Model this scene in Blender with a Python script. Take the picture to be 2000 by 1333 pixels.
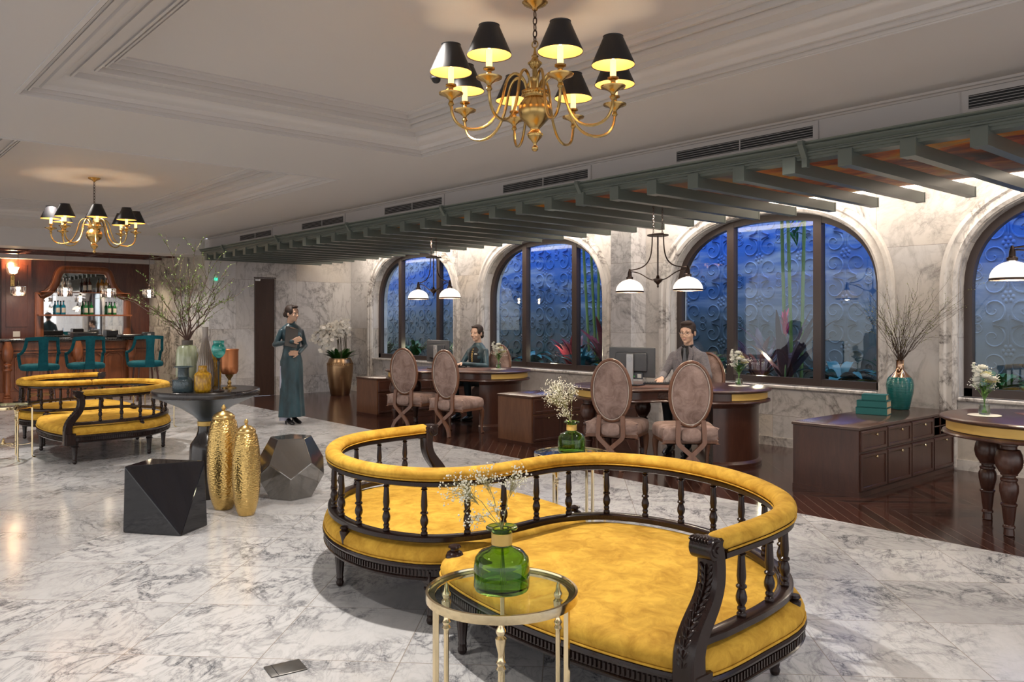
import bpy, math, random
from mathutils import Vector, Matrix, Euler
import bmesh
PI = math.pi
SC = bpy.context.scene
COL = SC.collection
for _o in list(bpy.data.objects):
    bpy.data.objects.remove(_o, do_unlink=True)

# ------------------------------------------------------------ camera
cd = bpy.data.cameras.new('camera'); cam = bpy.data.objects.new('camera', cd); COL.objects.link(cam)
cam.location = (0, 0, 1.45)
YAW = math.atan2(1830, 1588)                 # optical axis turned left of +Y
cam.rotation_euler = (PI/2, 0, YAW)
cd.sensor_width = 36; cd.lens = 36*1588/2000
cd.shift_y = -42.5/2000                      # horizon sits 42.5 px above the middle
cd.clip_start = .05; cd.clip_end = 200
SC.camera = cam
FWD = Vector((-math.sin(YAW), math.cos(YAW), 0)); RGT = Vector((math.cos(YAW), math.sin(YAW), 0))

# ------------------------------------------------------------ view + world
SC.view_settings.view_transform = 'Standard'; SC.view_settings.look = 'None'
SC.view_settings.gamma = 1; SC.view_settings.use_curve_mapping = False
SC.view_settings.exposure = 0.93
W = bpy.data.worlds.new('world'); SC.world = W; W.use_nodes = True
nt = W.node_tree; nt.nodes.clear()
wo = nt.nodes.new('ShaderNodeOutputWorld'); bg = nt.nodes.new('ShaderNodeBackground')
tc = nt.nodes.new('ShaderNodeTexCoord'); sx = nt.nodes.new('ShaderNodeSeparateXYZ'); cr = nt.nodes.new('ShaderNodeValToRGB')
mp = nt.nodes.new('ShaderNodeMapRange'); mp.inputs[1].default_value = -1; mp.inputs[2].default_value = 1
nt.links.new(tc.outputs['Generated'], sx.inputs[0]); nt.links.new(sx.outputs['Y'], mp.inputs[0]); nt.links.new(mp.outputs[0], cr.inputs[0])
cr.color_ramp.elements[0].position = .62; cr.color_ramp.elements[0].color = (.95, .93, .92, 1)
cr.color_ramp.elements[1].position = .9; cr.color_ramp.elements[1].color = (.16, .36, .85, 1)
nt.links.new(cr.outputs[0], bg.inputs[0]); bg.inputs[1].default_value = .8
nt.links.new(bg.outputs[0], wo.inputs[0])

# ------------------------------------------------------------ lights of the room, real and added
def light(kind, name, loc, power, color=(1, .93, .86), size=.05, rot=None, spot=None, blend=.6, sizey=None):
    l = bpy.data.lights.new(name, kind); l.energy = power; l.color = color
    if kind == 'AREA':
        l.size = size
        if sizey: l.shape = 'RECTANGLE'; l.size_y = sizey
    else: l.shadow_soft_size = size
    if kind == 'SPOT': l.spot_size = spot or 1.5; l.spot_blend = blend
    o = bpy.data.objects.new(name, l); COL.objects.link(o); o.location = loc
    if rot: o.rotation_euler = rot
    return o
WARM = (1, .86, .72)
# recessed downlights over the seating (crisp shadows under the seats)
for (x, y) in ((-3.6, 2.2), (-10.6, 2.2)):
    light('SPOT', 'downlight_and_fill', (x, y, 3.1), 220, (1, .93, .85), .03, None, 2.1, .8)
for (x, y) in ((-6.85, 2.4), (-6.85, 4.7), (-3.2, 4.75), (-10.4, 4.75), (-13.6, 4.75), (-6.85, .4), (-3.2, .3), (-10.4, .4), (0.3, 2.4), (.3, 4.75)):  # added fill spots spread at ceiling level, no fixtures there
    light('SPOT', 'downlight_and_fill', (x, y, 2.90), 62, (1, .93, .85), .05, None, 2.3, .9)
# pergola cove: warm strips washing down the window wall
for x in (-12.5, -9.0, -5.2, -1.7):
    light('AREA', 'cove_strip', (x, 8.02, 2.88), 17, WARM, 3.4, (math.radians(22), 0, 0), sizey=.12)
# unseen fill spots added at joist level to brighten the desks
for x in (-12.4, -8.9, -6.9, -5.1, -3.4, -1.6):
    light('SPOT', 'desk_fill_spot', (x, 6.3, 2.495), 34, (1, .88, .76), .04, None, 2.2, .9)
# bar alcove: unseen spots added to light it
for y in (1.6, 3.2, 4.8):
    light('SPOT', 'bar_fill_spot', (-17.2, y, 2.58), 60, (1, .8, .6), .05, None, 2.2, .9)
for y in (1.2, 2.9, 4.6):
    light('SPOT', 'bar_fill_spot', (-15.35, y, 2.60), 45, (1, .85, .7), .05, None, 2.0, .9)

# ------------------------------------------------------------ tagging
def tag(o, label=None, cat=None, group=None, kind=None):
    if label: o['label'] = label
    if cat: o['category'] = cat
    if group: o['group'] = group
    if kind: o['kind'] = kind
    return o
def empty(name, loc=(0, 0, 0), rz=0, label=None, cat=None, group=None):
    o = bpy.data.objects.new(name, None); COL.objects.link(o); o.empty_display_size = .1
    o.location = loc; o.rotation_euler = (0, 0, rz)
    return tag(o, label, cat, group)
def copy_tree(o, parent=None):
    c = o.copy(); COL.objects.link(c); c.parent = parent
    for ch in list(o.children): copy_tree(ch, c)
    return c

# ------------------------------------------------------------ mesh builder
def bezier(p0, p1, p2, p3, n=12):
    out = []
    for i in range(n+1):
        t = i/n; a = (1-t)**3; b = 3*t*(1-t)**2; c = 3*t*t*(1-t); d = t**3
        out.append(tuple(a*p0[k]+b*p1[k]+c*p2[k]+d*p3[k] for k in range(len(p0))))
    return out
def catmull(pts, n=6, closed=False):
    P = [Vector(p) for p in pts]; N = len(P); out = []
    rng = range(N) if closed else range(N-1)
    for i in rng:
        if closed: a, b, c, d = P[(i-1) % N], P[i], P[(i+1) % N], P[(i+2) % N]
        else: a, b, c, d = P[max(i-1, 0)], P[i], P[i+1], P[min(i+2, N-1)]
        for k in range(n):
            t = k/n
            out.append(.5*((2*b)+(c-a)*t+(2*a-5*b+4*c-d)*t*t+(3*b-a-3*c+d)*t**3))
    if not closed: out.append(P[-1])
    return out
class MB:
    def __init__(s): s.v = []; s.f = []; s.T = Matrix()
    def add(s, vs, fs):
        b = len(s.v); s.v += [tuple(s.T @ Vector(v)) for v in vs]; s.f += [[b+i for i in f] for f in fs]; return s
    def box(s, c, d, rz=0, bev=0):
        x, y, z = d[0]/2, d[1]/2, d[2]/2
        R = Matrix.Rotation(rz, 3, 'Z')
        if bev <= 0:
            vs = [(a*x, b*y, e*z) for a in (-1, 1) for b in (-1, 1) for e in (-1, 1)]
            fs = [[0, 1, 3, 2], [4, 6, 7, 5], [0, 4, 5, 1], [2, 3, 7, 6], [0, 2, 6, 4], [1, 5, 7, 3]]
        else:
            b_ = min(bev, x*.9, y*.9, z*.9)
            lay = [(-z, b_), (-z+b_, 0), (z-b_, 0), (z, b_)]; vs = []; fs = []
            for (zz, i) in lay:
                X, Y = x-i, y-i; k = b_*.6
                vs += [(X-k, -Y, zz), (X, -Y+k, zz), (X, Y-k, zz), (X-k, Y, zz), (-X+k, Y, zz), (-X, Y-k, zz), (-X, -Y+k, zz), (-X+k, -Y, zz)]
            for L in range(3):
                for i in range(8):
                    j = (i+1) % 8; fs.append([L*8+i, L*8+j, L*8+8+j, L*8+8+i])
            fs.append([7-i for i in range(8)]); fs.append([24+i for i in range(8)])
        c = Vector(c); return s.add([tuple(R @ Vector(v)+c) for v in vs], fs)
    def lathe(s, prof, c=(0, 0, 0), n=24, axis=None, rib=0, nrib=0, cap=True, a0=0, a1=2*PI):
        """prof: (r,z) from bottom to top"""
        R = Matrix()
        if axis is not None: R = Vector((0, 0, 1)).rotation_difference(Vector(axis)).to_matrix()
        else: R = Matrix.Identity(3)
        c = Vector(c); vs = []; fs = []; full = abs(a1-a0-2*PI) < 1e-6; m = n if full else n+1
        for (r, z) in prof:
            for i in range(m):
                a = a0+(a1-a0)*i/n; rr = r*(1+rib*math.cos(nrib*a)) if nrib else r
                vs.append(tuple(R @ Vector((rr*math.cos(a), rr*math.sin(a), z))+c))
        for k in range(len(prof)-1):
            for i in range(n):
                j = (i+1) % m; fs.append([k*m+i, k*m+j, (k+1)*m+j, (k+1)*m+i])
        if cap:
            if prof[0][0] > 1e-5: fs.append([m-1-i for i in range(m)])
            if prof[-1][0] > 1e-5: fs.append([(len(prof)-1)*m+i for i in range(m)])
        if not full and cap:
            fs.append([k*m for k in range(len(prof))][::-1]+[]) if False else None
            L = len(prof); fs.append([k*m for k in range(L)]+[k*m+m-1 for k in range(L-1, -1, -1)])
        return s.add(vs, fs)
    def tube(s, pts, r, n=8, cap=True, flat=None):
        P = [Vector(p) for p in pts]; N = len(P); rr = r if isinstance(r, (list, tuple)) else [r]*N
        up = None; vs = []; fs = []
        for i, p in enumerate(P):
            d = (P[min(i+1, N-1)]-P[max(i-1, 0)])
            d = d.normalized() if d.length > 1e-9 else Vector((0, 0, 1))
            if up is None:
                up = Vector((0, 0, 1)) if abs(d.z) < .9 else Vector((1, 0, 0))
            a = d.cross(up); a = a.normalized() if a.length > 1e-6 else d.orthogonal().normalized()
            b = a.cross(d).normalized(); up = b
            for k in range(n):
                t = 2*PI*k/n; fa = flat if flat else 1
                vs.append(tuple(p+a*math.cos(t)*rr[i]+b*math.sin(t)*rr[i]*fa))
        for i in range(N-1):
            for k in range(n):
                j = (k+1) % n; fs.append([i*n+k, i*n+j, (i+1)*n+j, (i+1)*n+k])
        if cap: fs.append([n-1-k for k in range(n)]); fs.append([(N-1)*n+k for k in range(n)])
        return s.add(vs, fs)
    def sweep(s, path, prof, up=(0, 0, 1), closed=False, cap=True):
        """prof = [(a,b)]: a to the right of travel, b along up"""
        P = [Vector(p) for p in path]; N = len(P); U = Vector(up); m = len(prof); vs = []; fs = []
        for i, p in enumerate(P):
            if closed: d1 = (P[i]-P[i-1]).normalized(); d2 = (P[(i+1) % N]-P[i]).normalized()
            else: d1 = (P[i]-P[max(i-1, 0)]); d2 = (P[min(i+1, N-1)]-P[i]); d1 = d1.normalized() if d1.length > 1e-9 else d2.normalized(); d2 = d2.normalized() if d2.length > 1e-9 else d1
            d = (d1+d2).normalized(); rt = d.cross(U).normalized()
            k = 1/max(.35, d.dot(d1))
            for (a, b) in prof: vs.append(tuple(p+rt*a*k+U*b))
        for i in range(N if closed else N-1):
            i2 = (i+1) % N
            for k in range(m):
                j = (k+1) % m; fs.append([i*m+k, i*m+j, i2*m+j, i2*m+k])
        if cap and not closed: fs.append([m-1-k for k in range(m)]); fs.append([(N-1)*m+k for k in range(m)])
        return s.add(vs, fs)
    def prism(s, poly, a, b, axis='z'):
        """poly 2D extruded from a to b along the axis"""
        n = len(poly)
        def mk(p, t): return (p[0], p[1], t) if axis == 'z' else ((p[0], t, p[1]) if axis == 'y' else (t, p[0], p[1]))
        vs = [mk(p, a) for p in poly]+[mk(p, b) for p in poly]
        fs = [[n-1-i for i in range(n)], [n+i for i in range(n)]]+[[i, (i+1) % n, n+(i+1) % n, n+i] for i in range(n)]
        return s.add(vs, fs)
    def ell(s, c, r, n=12, m=8, R=None):
        vs = []; fs = []; c = Vector(c); R = R or Matrix.Identity(3)
        if not hasattr(r, '__len__'): r = (r, r, r)
        vs.append(tuple(R @ Vector((0, 0, -r[2]))+c))
        for j in range(1, m):
            t = -PI/2+PI*j/m
            for i in range(n):
                a = 2*PI*i/n; vs.append(tuple(R @ Vector((r[0]*math.cos(t)*math.cos(a), r[1]*math.cos(t)*math.sin(a), r[2]*math.sin(t)))+c))
        vs.append(tuple(R @ Vector((0, 0, r[2]))+c)); L = len(vs)-1
        for i in range(n): fs.append([0, 1+(i+1) % n, 1+i]); fs.append([L, L-n+i, L-n+(i+1) % n])
        for j in range(m-2):
            for i in range(n): a = 1+j*n; fs.append([a+i, a+(i+1) % n, a+n+(i+1) % n, a+n+i])
        return s.add(vs, fs)
    def loft(s, rings, cap=True):
        n = len(rings[0]); vs = [tuple(p) for r in rings for p in r]; fs = []
        for k in range(len(rings)-1):
            for i in range(n): j = (i+1) % n; fs.append([k*n+i, k*n+j, (k+1)*n+j, (k+1)*n+i])
        if cap: fs.append([n-1-i for i in range(n)]); fs.append([(len(rings)-1)*n+i for i in range(n)])
        return s.add(vs, fs)
    def leaf(s, base, d, L, w, droop=.3, n=5, fold=.25, up=(0, 0, 1)):
        d = Vector(d).normalized(); U = Vector(up); side = d.cross(U); side = side.normalized() if side.length > 1e-4 else Vector((1, 0, 0))
        vs = []; fs = []
        for i in range(n+1):
            t = i/n; p = Vector(base)+d*L*t-U*droop*L*t*t; ww = w*math.sin(PI*min(.97, t*.9+.1))**.8
            vs += [tuple(p-side*ww+U*fold*ww), tuple(p), tuple(p+side*ww+U*fold*ww)]
        for i in range(n):
            a = i*3; fs += [[a, a+1, a+4, a+3], [a+1, a+2, a+5, a+4]]
        return s.add(vs, fs)
    def build(s, name, mat, parent=None, smooth=True, angle=40):
        me = bpy.data.meshes.new(name); me.from_pydata(s.v, [], s.f); me.validate(); me.update()
        bm = bmesh.new(); bm.from_mesh(me); bmesh.ops.recalc_face_normals(bm, faces=bm.faces)
        if smooth:
            lim = math.radians(angle)
            for f in bm.faces: f.smooth = True
            for e in bm.edges:
                if len(e.link_faces) == 2 and e.calc_face_angle(0) > lim: e.smooth = False
        bm.to_mesh(me); bm.free()
        o = bpy.data.objects.new(name, me); COL.objects.link(o)
        if mat is not None: me.materials.append(getattr(mat, 'm', mat))
        if parent: o.parent = parent
        return o
def off(poly, d):
    """offset a closed 2D outline outward by d (anticlockwise)"""
    n = len(poly); out = []
    for i in range(n):
        p0 = Vector(poly[i-1][:2]); p1 = Vector(poly[i][:2]); p2 = Vector(poly[(i+1) % n][:2])
        e1 = (p1-p0); e2 = (p2-p1)
        if e1.length < 1e-7: e1 = e2
        if e2.length < 1e-7: e2 = e1
        t = (e1.normalized()+e2.normalized()); t = t.normalized() if t.length > 1e-6 else e1.normalized()
        out.append((p1.x+t.y*d, p1.y-t.x*d))
    return out

# ------------------------------------------------------------ materials
MATS = {}
class NT:
    def __init__(s, name):
        s.m = bpy.data.materials.new(name); s.m.use_nodes = True; s.t = s.m.node_tree; s.t.nodes.clear()
        s.out = s.t.nodes.new('ShaderNodeOutputMaterial'); s.b = s.t.nodes.new('ShaderNodeBsdfPrincipled')
        s.t.links.new(s.b.outputs[0], s.out.inputs[0]); MATS[name] = s.m
    def n(s, typ, **k):
        x = s.t.nodes.new('ShaderNode'+typ)
        for a, v in k.items():
            if a.startswith('i_'): x.inputs[a[2:].replace('_', ' ')].default_value = v
            else: setattr(x, a, v)
        return x
    def l(s, a, b): s.t.links.new(a, b)
    def set(s, **k):
        for a, v in k.items():
            a = {'col': 'Base Color', 'rough': 'Roughness', 'metal': 'Metallic', 'spec': 'Specular IOR Level', 'coat': 'Coat Weight', 'sheen': 'Sheen Weight', 'trans': 'Transmission Weight', 'ior': 'IOR', 'em': 'Emission Color', 'ems': 'Emission Strength', 'alpha': 'Alpha', 'srough': 'Sheen Roughness', 'crough': 'Coat Roughness'}[a]
            s.b.inputs[a].default_value = (*v, 1) if isinstance(v, tuple) and len(v) == 3 else v
        return s
    def math(s, op, a, b=None, c=None):
        x = s.n('Math', operation=op)
        for i, q in enumerate((a, b, c)):
            if q is None: continue
            if hasattr(q, 'links'): s.l(q, x.inputs[i])
            else: x.inputs[i].default_value = q
        return x.outputs[0]
    def ramp(s, fac, stops, interp='LINEAR'):
        r = s.n('ValToRGB'); r.color_ramp.interpolation = interp; e = r.color_ramp.elements
        while len(e) < len(stops): e.new(.5)
        for q, (p, c) in zip(e, stops): q.position = p; q.color = (*c, 1) if len(c) == 3 else c
        s.l(fac, r.inputs[0]); return r.outputs[0]
    def mix(s, fac, a, b, mode='MIX'):
        x = s.n('Mix', data_type='RGBA', blend_type=mode)
        for q, i in ((fac, 0), (a, 6), (b, 7)):
            if hasattr(q, 'links'): s.l(q, x.inputs[i])
            else: x.inputs[i].default_value = (*q, 1) if isinstance(q, tuple) and len(q) == 3 else q
        return x.outputs[2]
    def bump(s, h, strength=.3, dist=.01):
        b = s.n('Bump', i_Strength=strength, i_Distance=dist); s.l(h, b.inputs['Height']); s.l(b.outputs[0], s.b.inputs['Normal'])
    def noise(s, vec, scale, detail=4, rough=.5, dist=0):
        x = s.n('TexNoise'); x.inputs['Scale'].default_value = scale; x.inputs['Detail'].default_value = detail; x.inputs['Roughness'].default_value = rough; x.inputs['Distortion'].default_value = dist
        if vec is not None: s.l(vec, x.inputs['Vector'])
        return x
    def mapping(s, vec, loc=(0, 0, 0), rot=(0, 0, 0), scale=(1, 1, 1)):
        x = s.n('Mapping'); x.inputs[1].default_value = loc; x.inputs[2].default_value = rot; x.inputs[3].default_value = scale; s.l(vec, x.inputs[0]); return x.outputs[0]
    def pos(s): return s.n('NewGeometry').outputs['Position']
    def obj(s): return s.n('TexCoord').outputs['Object']
def simple(name, col, rough=.5, **k):
    return NT(name).set(col=col, rough=rough, **k).m

def veins(t, vec, base, dark, sc=1.0, amount=1.0, warm=None):
    """marble: thin ridged-noise veins over a cloudy base"""
    n1 = t.noise(t.mapping(vec, scale=(sc, sc, sc)), 1.3, 8, .62, .6)
    r1 = t.math('ABSOLUTE', t.math('SUBTRACT', n1.outputs[0], .5))
    v1 = t.ramp(r1, [(0, (1, 1, 1)), (.012, (.55, .55, .55)), (.04, (0, 0, 0))])
    n2 = t.noise(t.mapping(vec, loc=(7, 3, 1), rot=(.3, .2, .5), scale=(sc*1.1, sc*3.2, sc*1.1)), 1.7, 9, .66, .9)
    r2 = t.math('ABSOLUTE', t.math('SUBTRACT', n2.outputs[0], .5))
    v2 = t.ramp(r2, [(0, (.9, .9, .9)), (.02, (.3, .3, .3)), (.07, (0, 0, 0))])
    n3 = t.noise(t.mapping(vec, loc=(1, 9, 4), scale=(sc, sc, sc)), .8, 3, .5)
    gate = t.ramp(n3.outputs[0], [(.35, (.12, .12, .12)), (.62, (1, 1, 1))])
    v = t.math('MULTIPLY', t.math('ADD', t.math('MULTIPLY', v1, .9), t.math('MULTIPLY', v2, .8)), gate)
    v = t.math('MINIMUM', t.math('MULTIPLY', v, amount), 1)
    cl = t.noise(t.mapping(vec, loc=(4, 4, 2), scale=(sc, sc*1.8, sc)), 1.1, 5, .6)
    b2 = t.mix(cl.outputs[0], tuple(c*.80 for c in base), tuple(min(1, c*1.12) for c in base))
    if warm:
        w = t.noise(t.mapping(vec, loc=(2, 8, 5)), .5, 3, .5); wf = t.ramp(w.outputs[0], [(.5, (0, 0, 0)), (.68, (.75, .75, .75))])
        b2 = t.mix(wf, b2, warm)
    return t.mix(v, b2, dark)

def m_floor_marble():
    t = NT('floor_marble'); p = t.pos()
    r = t.mapping(p, rot=(0, 0, -PI/4)); s = t.n('SeparateXYZ'); t.l(r, s.inputs[0])
    U = t.math('DIVIDE', t.math('ADD', s.outputs[0], 2.53), .605); V = t.math('DIVIDE', t.math('SUBTRACT', s.outputs[1], 3.39), .628)
    fu = t.math('FLOOR', U); fv = t.math('FLOOR', V)
    c = t.n('CombineXYZ'); t.l(t.math('MULTIPLY', fu, 3.71), c.inputs[0]); t.l(t.math('MULTIPLY', fv, 5.37), c.inputs[1]); t.l(t.math('ADD', fu, fv), c.inputs[2])
    wn = t.n('TexWhiteNoise'); t.l(c.outputs[0], wn.inputs[0])
    sc = t.n('VectorMath', operation='SCALE'); t.l(wn.outputs['Color'], sc.inputs[0]); sc.inputs['Scale'].default_value = 20
    ad = t.n('VectorMath', operation='ADD'); t.l(sc.outputs[0], ad.inputs[0]); t.l(p, ad.inputs[1])
    rot = t.n('VectorRotate', rotation_type='Z_AXIS'); t.l(ad.outputs[0], rot.inputs['Vector']); t.l(t.math('MULTIPLY', wn.outputs[0], 1.2), rot.inputs['Angle'])
    col = veins(t, rot.outputs[0], (.57, .568, .575), (.095, .10, .115), 2.3, .74)
    shade = t.math('ADD', t.math('MULTIPLY', wn.outputs[0], .22), .84)
    col = t.mix(1, col, t.n('CombineColor').outputs[0], 'MULTIPLY') if False else col
    hv = t.n('HueSaturation'); t.l(col, hv.inputs['Color']); t.l(shade, hv.inputs['Value'])
    # joints
    def dist(x): f = t.math('FRACT', x); return t.math('MINIMUM', f, t.math('SUBTRACT', 1, f))
    g = t.math('MINIMUM', t.math('MULTIPLY', dist(U), .605), t.math('MULTIPLY', dist(V), .628))
    j = t.math('LESS_THAN', g, .0022)
    t.l(t.mix(j, hv.outputs[0], (.30, .27, .24)), t.b.inputs['Base Color'])
    rn = t.noise(p, 6, 3); t.l(t.math('ADD', t.math('MULTIPLY', rn.outputs[0], .12), .10), t.b.inputs['Roughness'])
    t.set(spec=.4); return t.m
def m_wall_marble(name='wall_marble', base=(.66, .64, .63), slabs=True, dark=(.12, .11, .11), amt=1.0, warm=(.60, .53, .44), pw=1.2, ph=.92):
    t = NT(name); p = t.pos(); s = t.n('SeparateXYZ'); t.l(p, s.inputs[0])
    h = t.math('ADD', s.outputs[0], s.outputs[1])
    U = t.math('DIVIDE', t.math('ADD', h, .3), pw); V = t.math('DIVIDE', t.math('ADD', s.outputs[2], -.35), ph)
    fu = t.math('FLOOR', U); fv = t.math('FLOOR', V)
    c = t.n('CombineXYZ'); t.l(fu, c.inputs[0]); t.l(fv, c.inputs[1])
    wn = t.n('TexWhiteNoise'); t.l(c.outputs[0], wn.inputs[0])
    if slabs:
        sc = t.n('VectorMath', operation='SCALE'); t.l(wn.outputs['Color'], sc.inputs[0]); sc.inputs['Scale'].default_value = 9
        ad = t.n('VectorMath', operation='ADD'); t.l(sc.outputs[0], ad.inputs[0]); t.l(p, ad.inputs[1]); vec = ad.outputs[0]
    else: vec = p
    col = veins(t, vec, base, dark, 1.1, amt, warm)
    if slabs:
        f = t.math('FRACT', V); d = t.math('MULTIPLY', t.math('MINIMUM', f, t.math('SUBTRACT', 1, f)), ph)
        f2 = t.math('FRACT', U); d2 = t.math('MULTIPLY', t.math('MINIMUM', f2, t.math('SUBTRACT', 1, f2)), pw)
        col = t.mix(t.math('LESS_THAN', t.math('MINIMUM', d, d2), .002), col, (.28, .25, .23))
        hv = t.n('HueSaturation'); t.l(col, hv.inputs['Color']); t.l(t.math('ADD', t.math('MULTIPLY', wn.outputs[0], .14), .9), hv.inputs['Value']); col = hv.outputs[0]
    t.l(col, t.b.inputs['Base Color']); t.set(rough=.22, spec=.4); return t.m
def m_wood(name, c1, c2, rough=.3, sc=(1, 1, .12), scale=9, coat=.0, useobj=True, spec=.5):
    t = NT(name); v = t.obj() if useobj else t.pos()
    n = t.noise(t.mapping(v, scale=sc), scale, 6, .6, 1.2)
    n2 = t.noise(t.mapping(v, scale=tuple(q*4 for q in sc)), scale*2.2, 4, .6)
    f = t.math('ADD', t.math('MULTIPLY', n.outputs[0], .65), t.math('MULTIPLY', n2.outputs[0], .35))
    t.l(t.ramp(f, [(.32, c1), (.68, c2)]), t.b.inputs['Base Color']); t.bump(n2.outputs[0], .08, .002)
    t.set(rough=rough, coat=coat, spec=spec, crough=.15); return t.m
def m_floor_wood():
    t = NT('floor_wood'); p = t.pos(); s = t.n('SeparateXYZ'); t.l(p, s.inputs[0])
    X, Y = s.outputs[0], s.outputs[1]; W_ = .62
    q = t.math('DIVIDE', t.math('SUBTRACT', Y, 5.6), W_); band = t.math('FLOOR', q); fy = t.math('SUBTRACT', q, band)
    par = t.math('MODULO', band, 2)
    tri = t.math('ADD', t.math('MULTIPLY', par, t.math('SUBTRACT', 1, fy)), t.math('MULTIPLY', t.math('SUBTRACT', 1, par), fy))
    k = t.math('DIVIDE', t.math('ADD', X, t.math('MULTIPLY', tri, W_)), .125)
    pl = t.math('FLOOR', k); fk = t.math('SUBTRACT', k, pl)
    c = t.n('CombineXYZ'); t.l(pl, c.inputs[0]); t.l(band, c.inputs[1]); wn = t.n('TexWhiteNoise'); t.l(c.outputs[0], wn.inputs[0])
    n = t.noise(t.mapping(p, rot=(0, 0, PI/4), scale=(1, 7, 1)), 5, 5, .6, .6)
    f = t.math('ADD', t.math('MULTIPLY', wn.outputs[0], .5), t.math('MULTIPLY', n.outputs[0], .5))
    col = t.ramp(f, [(.2, (.018, .008, .006)), (.8, (.060, .021, .014))])
    e = t.math('MULTIPLY', t.math('MINIMUM', fk, t.math('SUBTRACT', 1, fk)), .088)
    e2 = t.math('MULTIPLY', t.math('MINIMUM', fy, t.math('SUBTRACT', 1, fy)), W_)
    j = t.math('LESS_THAN', t.math('MINIMUM', e, e2), .0016)
    t.l(t.mix(j, col, (.20, .13, .10)), t.b.inputs['Base Color']); t.set(rough=.14, spec=.5); return t.m
def m_velvet(name, c1, c2, sc=11, rough=.8):
    t = NT(name); v = t.obj(); n = t.noise(v, sc, 7, .68, .7); n2 = t.noise(v, sc*.35, 3, .5)
    f = t.math('ADD', t.math('MULTIPLY', n.outputs[0], .7), t.math('MULTIPLY', n2.outputs[0], .3))
    t.l(t.ramp(f, [(.36, c1), (.62, c2)]), t.b.inputs['Base Color'])
    t.set(rough=rough, sheen=.25, srough=.4, spec=.25); t.b.inputs['Sheen Tint'].default_value = (*c2, 1)
    n3 = t.noise(v, 90, 2); t.bump(n3.outputs[0], .12, .003); return t.m
def m_metal(name, c, rough=.25, bumpsc=0, b=.2, kind='noise'):
    t = NT(name).set(col=c, rough=rough, metal=1.0)
    if bumpsc:
        if kind == 'cell':
            x = t.n('TexVoronoi'); x.inputs['Scale'].default_value = bumpsc; t.l(t.mapping(t.obj(), scale=(1, 1, 1.6)), x.inputs['Vector']); t.bump(x.outputs['Distance'], b, .006)
        else: t.bump(t.noise(t.obj(), bumpsc, 4).outputs[0], b, .004)
    return t.m
def m_glass(name, c, rough=.0, ior=1.45, dens=None):
    t = NT(name).set(col=c, rough=rough, trans=1.0, ior=ior); return t.m
def m_pane(name='window_glass', tint=(.86, .92, .95), refl=.10):
    t = NT(name); t.t.nodes.remove(t.b); tr = t.n('BsdfTransparent'); tr.inputs[0].default_value = (*tint, 1)
    gl = t.n('BsdfGlossy'); gl.inputs['Roughness'].default_value = .01; lw = t.n('LayerWeight'); lw.inputs[0].default_value = .5
    mx = t.n('MixShader'); t.l(t.math('ADD', t.math('MULTIPLY', t.math('POWER', lw.outputs['Facing'], 5), .6), refl/2), mx.inputs[0]); t.l(tr.outputs[0], mx.inputs[1]); t.l(gl.outputs[0], mx.inputs[2]); t.l(mx.outputs[0], t.out.inputs[0]); return t.m
def m_emit(name, col, s, base=(.9, .9, .9)):
    return NT(name).set(col=base, rough=.4, em=col, ems=s).m

MARBLE_F = m_floor_marble(); WOOD_F = m_floor_wood()
MARBLE_W = m_wall_marble(amt=.62, dark=(.17,.155,.15)); MARBLE_T = m_wall_marble('trim_marble', (.72, .69, .66), False, (.16, .14, .13), .9)
MARBLE_G = m_wall_marble('bar_side_marble', (.52, .51, .45), True, (.12, .12, .11), 1.1, (.55, .50, .33))
PAINT = simple('ceiling_paint', (.56, .53, .515), .55)
PAINT2 = simple('fascia_paint', (.46, .43, .415), .55)
GREEN_P = simple('pergola_green', (.105, .125, .11), .35)
DARK = simple('black_void', (.006, .006, .006), .6)
BLACK = simple('black_plastic', (.012, .012, .014), .35)
SILVER = m_metal('silver_metal', (.55, .56, .58), .25)
WOOD_EB = m_wood('ebony_wood', (.009, .005, .0045), (.026, .011, .008), .25, coat=.1, spec=.35)
WOOD_DK = m_wood('dark_walnut', (.042, .015, .010), (.085, .032, .020), .3, coat=.2)
WOOD_MD = m_wood('walnut', (.10, .042, .022), (.19, .085, .045), .32, coat=.2)
WOOD_CH = m_wood('chair_wood', (.13, .055, .030), (.24, .11, .062), .35, coat=.2)
WOOD_BAR = m_wood('bar_mahogany', (.14, .040, .014), (.32, .105, .04), .28, coat=.3)
WOOD_BK = m_wood('backbar_mahogany', (.05, .012, .008), (.12, .034, .018), .25, coat=.4)
WOOD_DR = m_wood('door_veneer', (.035, .016, .010), (.065, .030, .018), .4)
GOLDV = m_velvet('mustard_velvet', (.38, .195, .016), (.68, .405, .055))
TEALV = m_velvet('teal_velvet', (.0, .045, .065), (.008, .13, .165), 5)
TAUPEV = m_velvet('taupe_velvet', (.20, .13, .11), (.44, .32, .28), 9)
BRASS = m_metal('antique_brass', (.52, .35, .13), .26, 25, .08)
BRASS_P = m_metal('polished_brass', (.83, .68, .42), .12)
GOLD_H = m_metal('hammered_gold', (.66, .45, .16), .24, 60, .5, 'cell')
BRONZE = m_metal('bronze', (.09, .065, .055), .35)
BRONZE_POT = m_metal('bronze_pot', (.38, .24, .13), .3, 40, .3)
GOLD_LEAF = NT('gold_leaf').set(col=(.72, .47, .13), rough=.4, metal=.25).m
FRAME = simple('window_frame_bronze', (.055, .038, .034), .3)
PANE = m_pane()
# ============================================================ the room
def struct(name, mb, mat, smooth=True, parent=None, label=None):
    o = mb.build(name, mat, parent, smooth)
    if not parent: o['kind'] = 'structure'
    if label: o['label'] = label
    return o
YW = 8.4; XF = -14.7; ZC = 2.92
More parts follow.
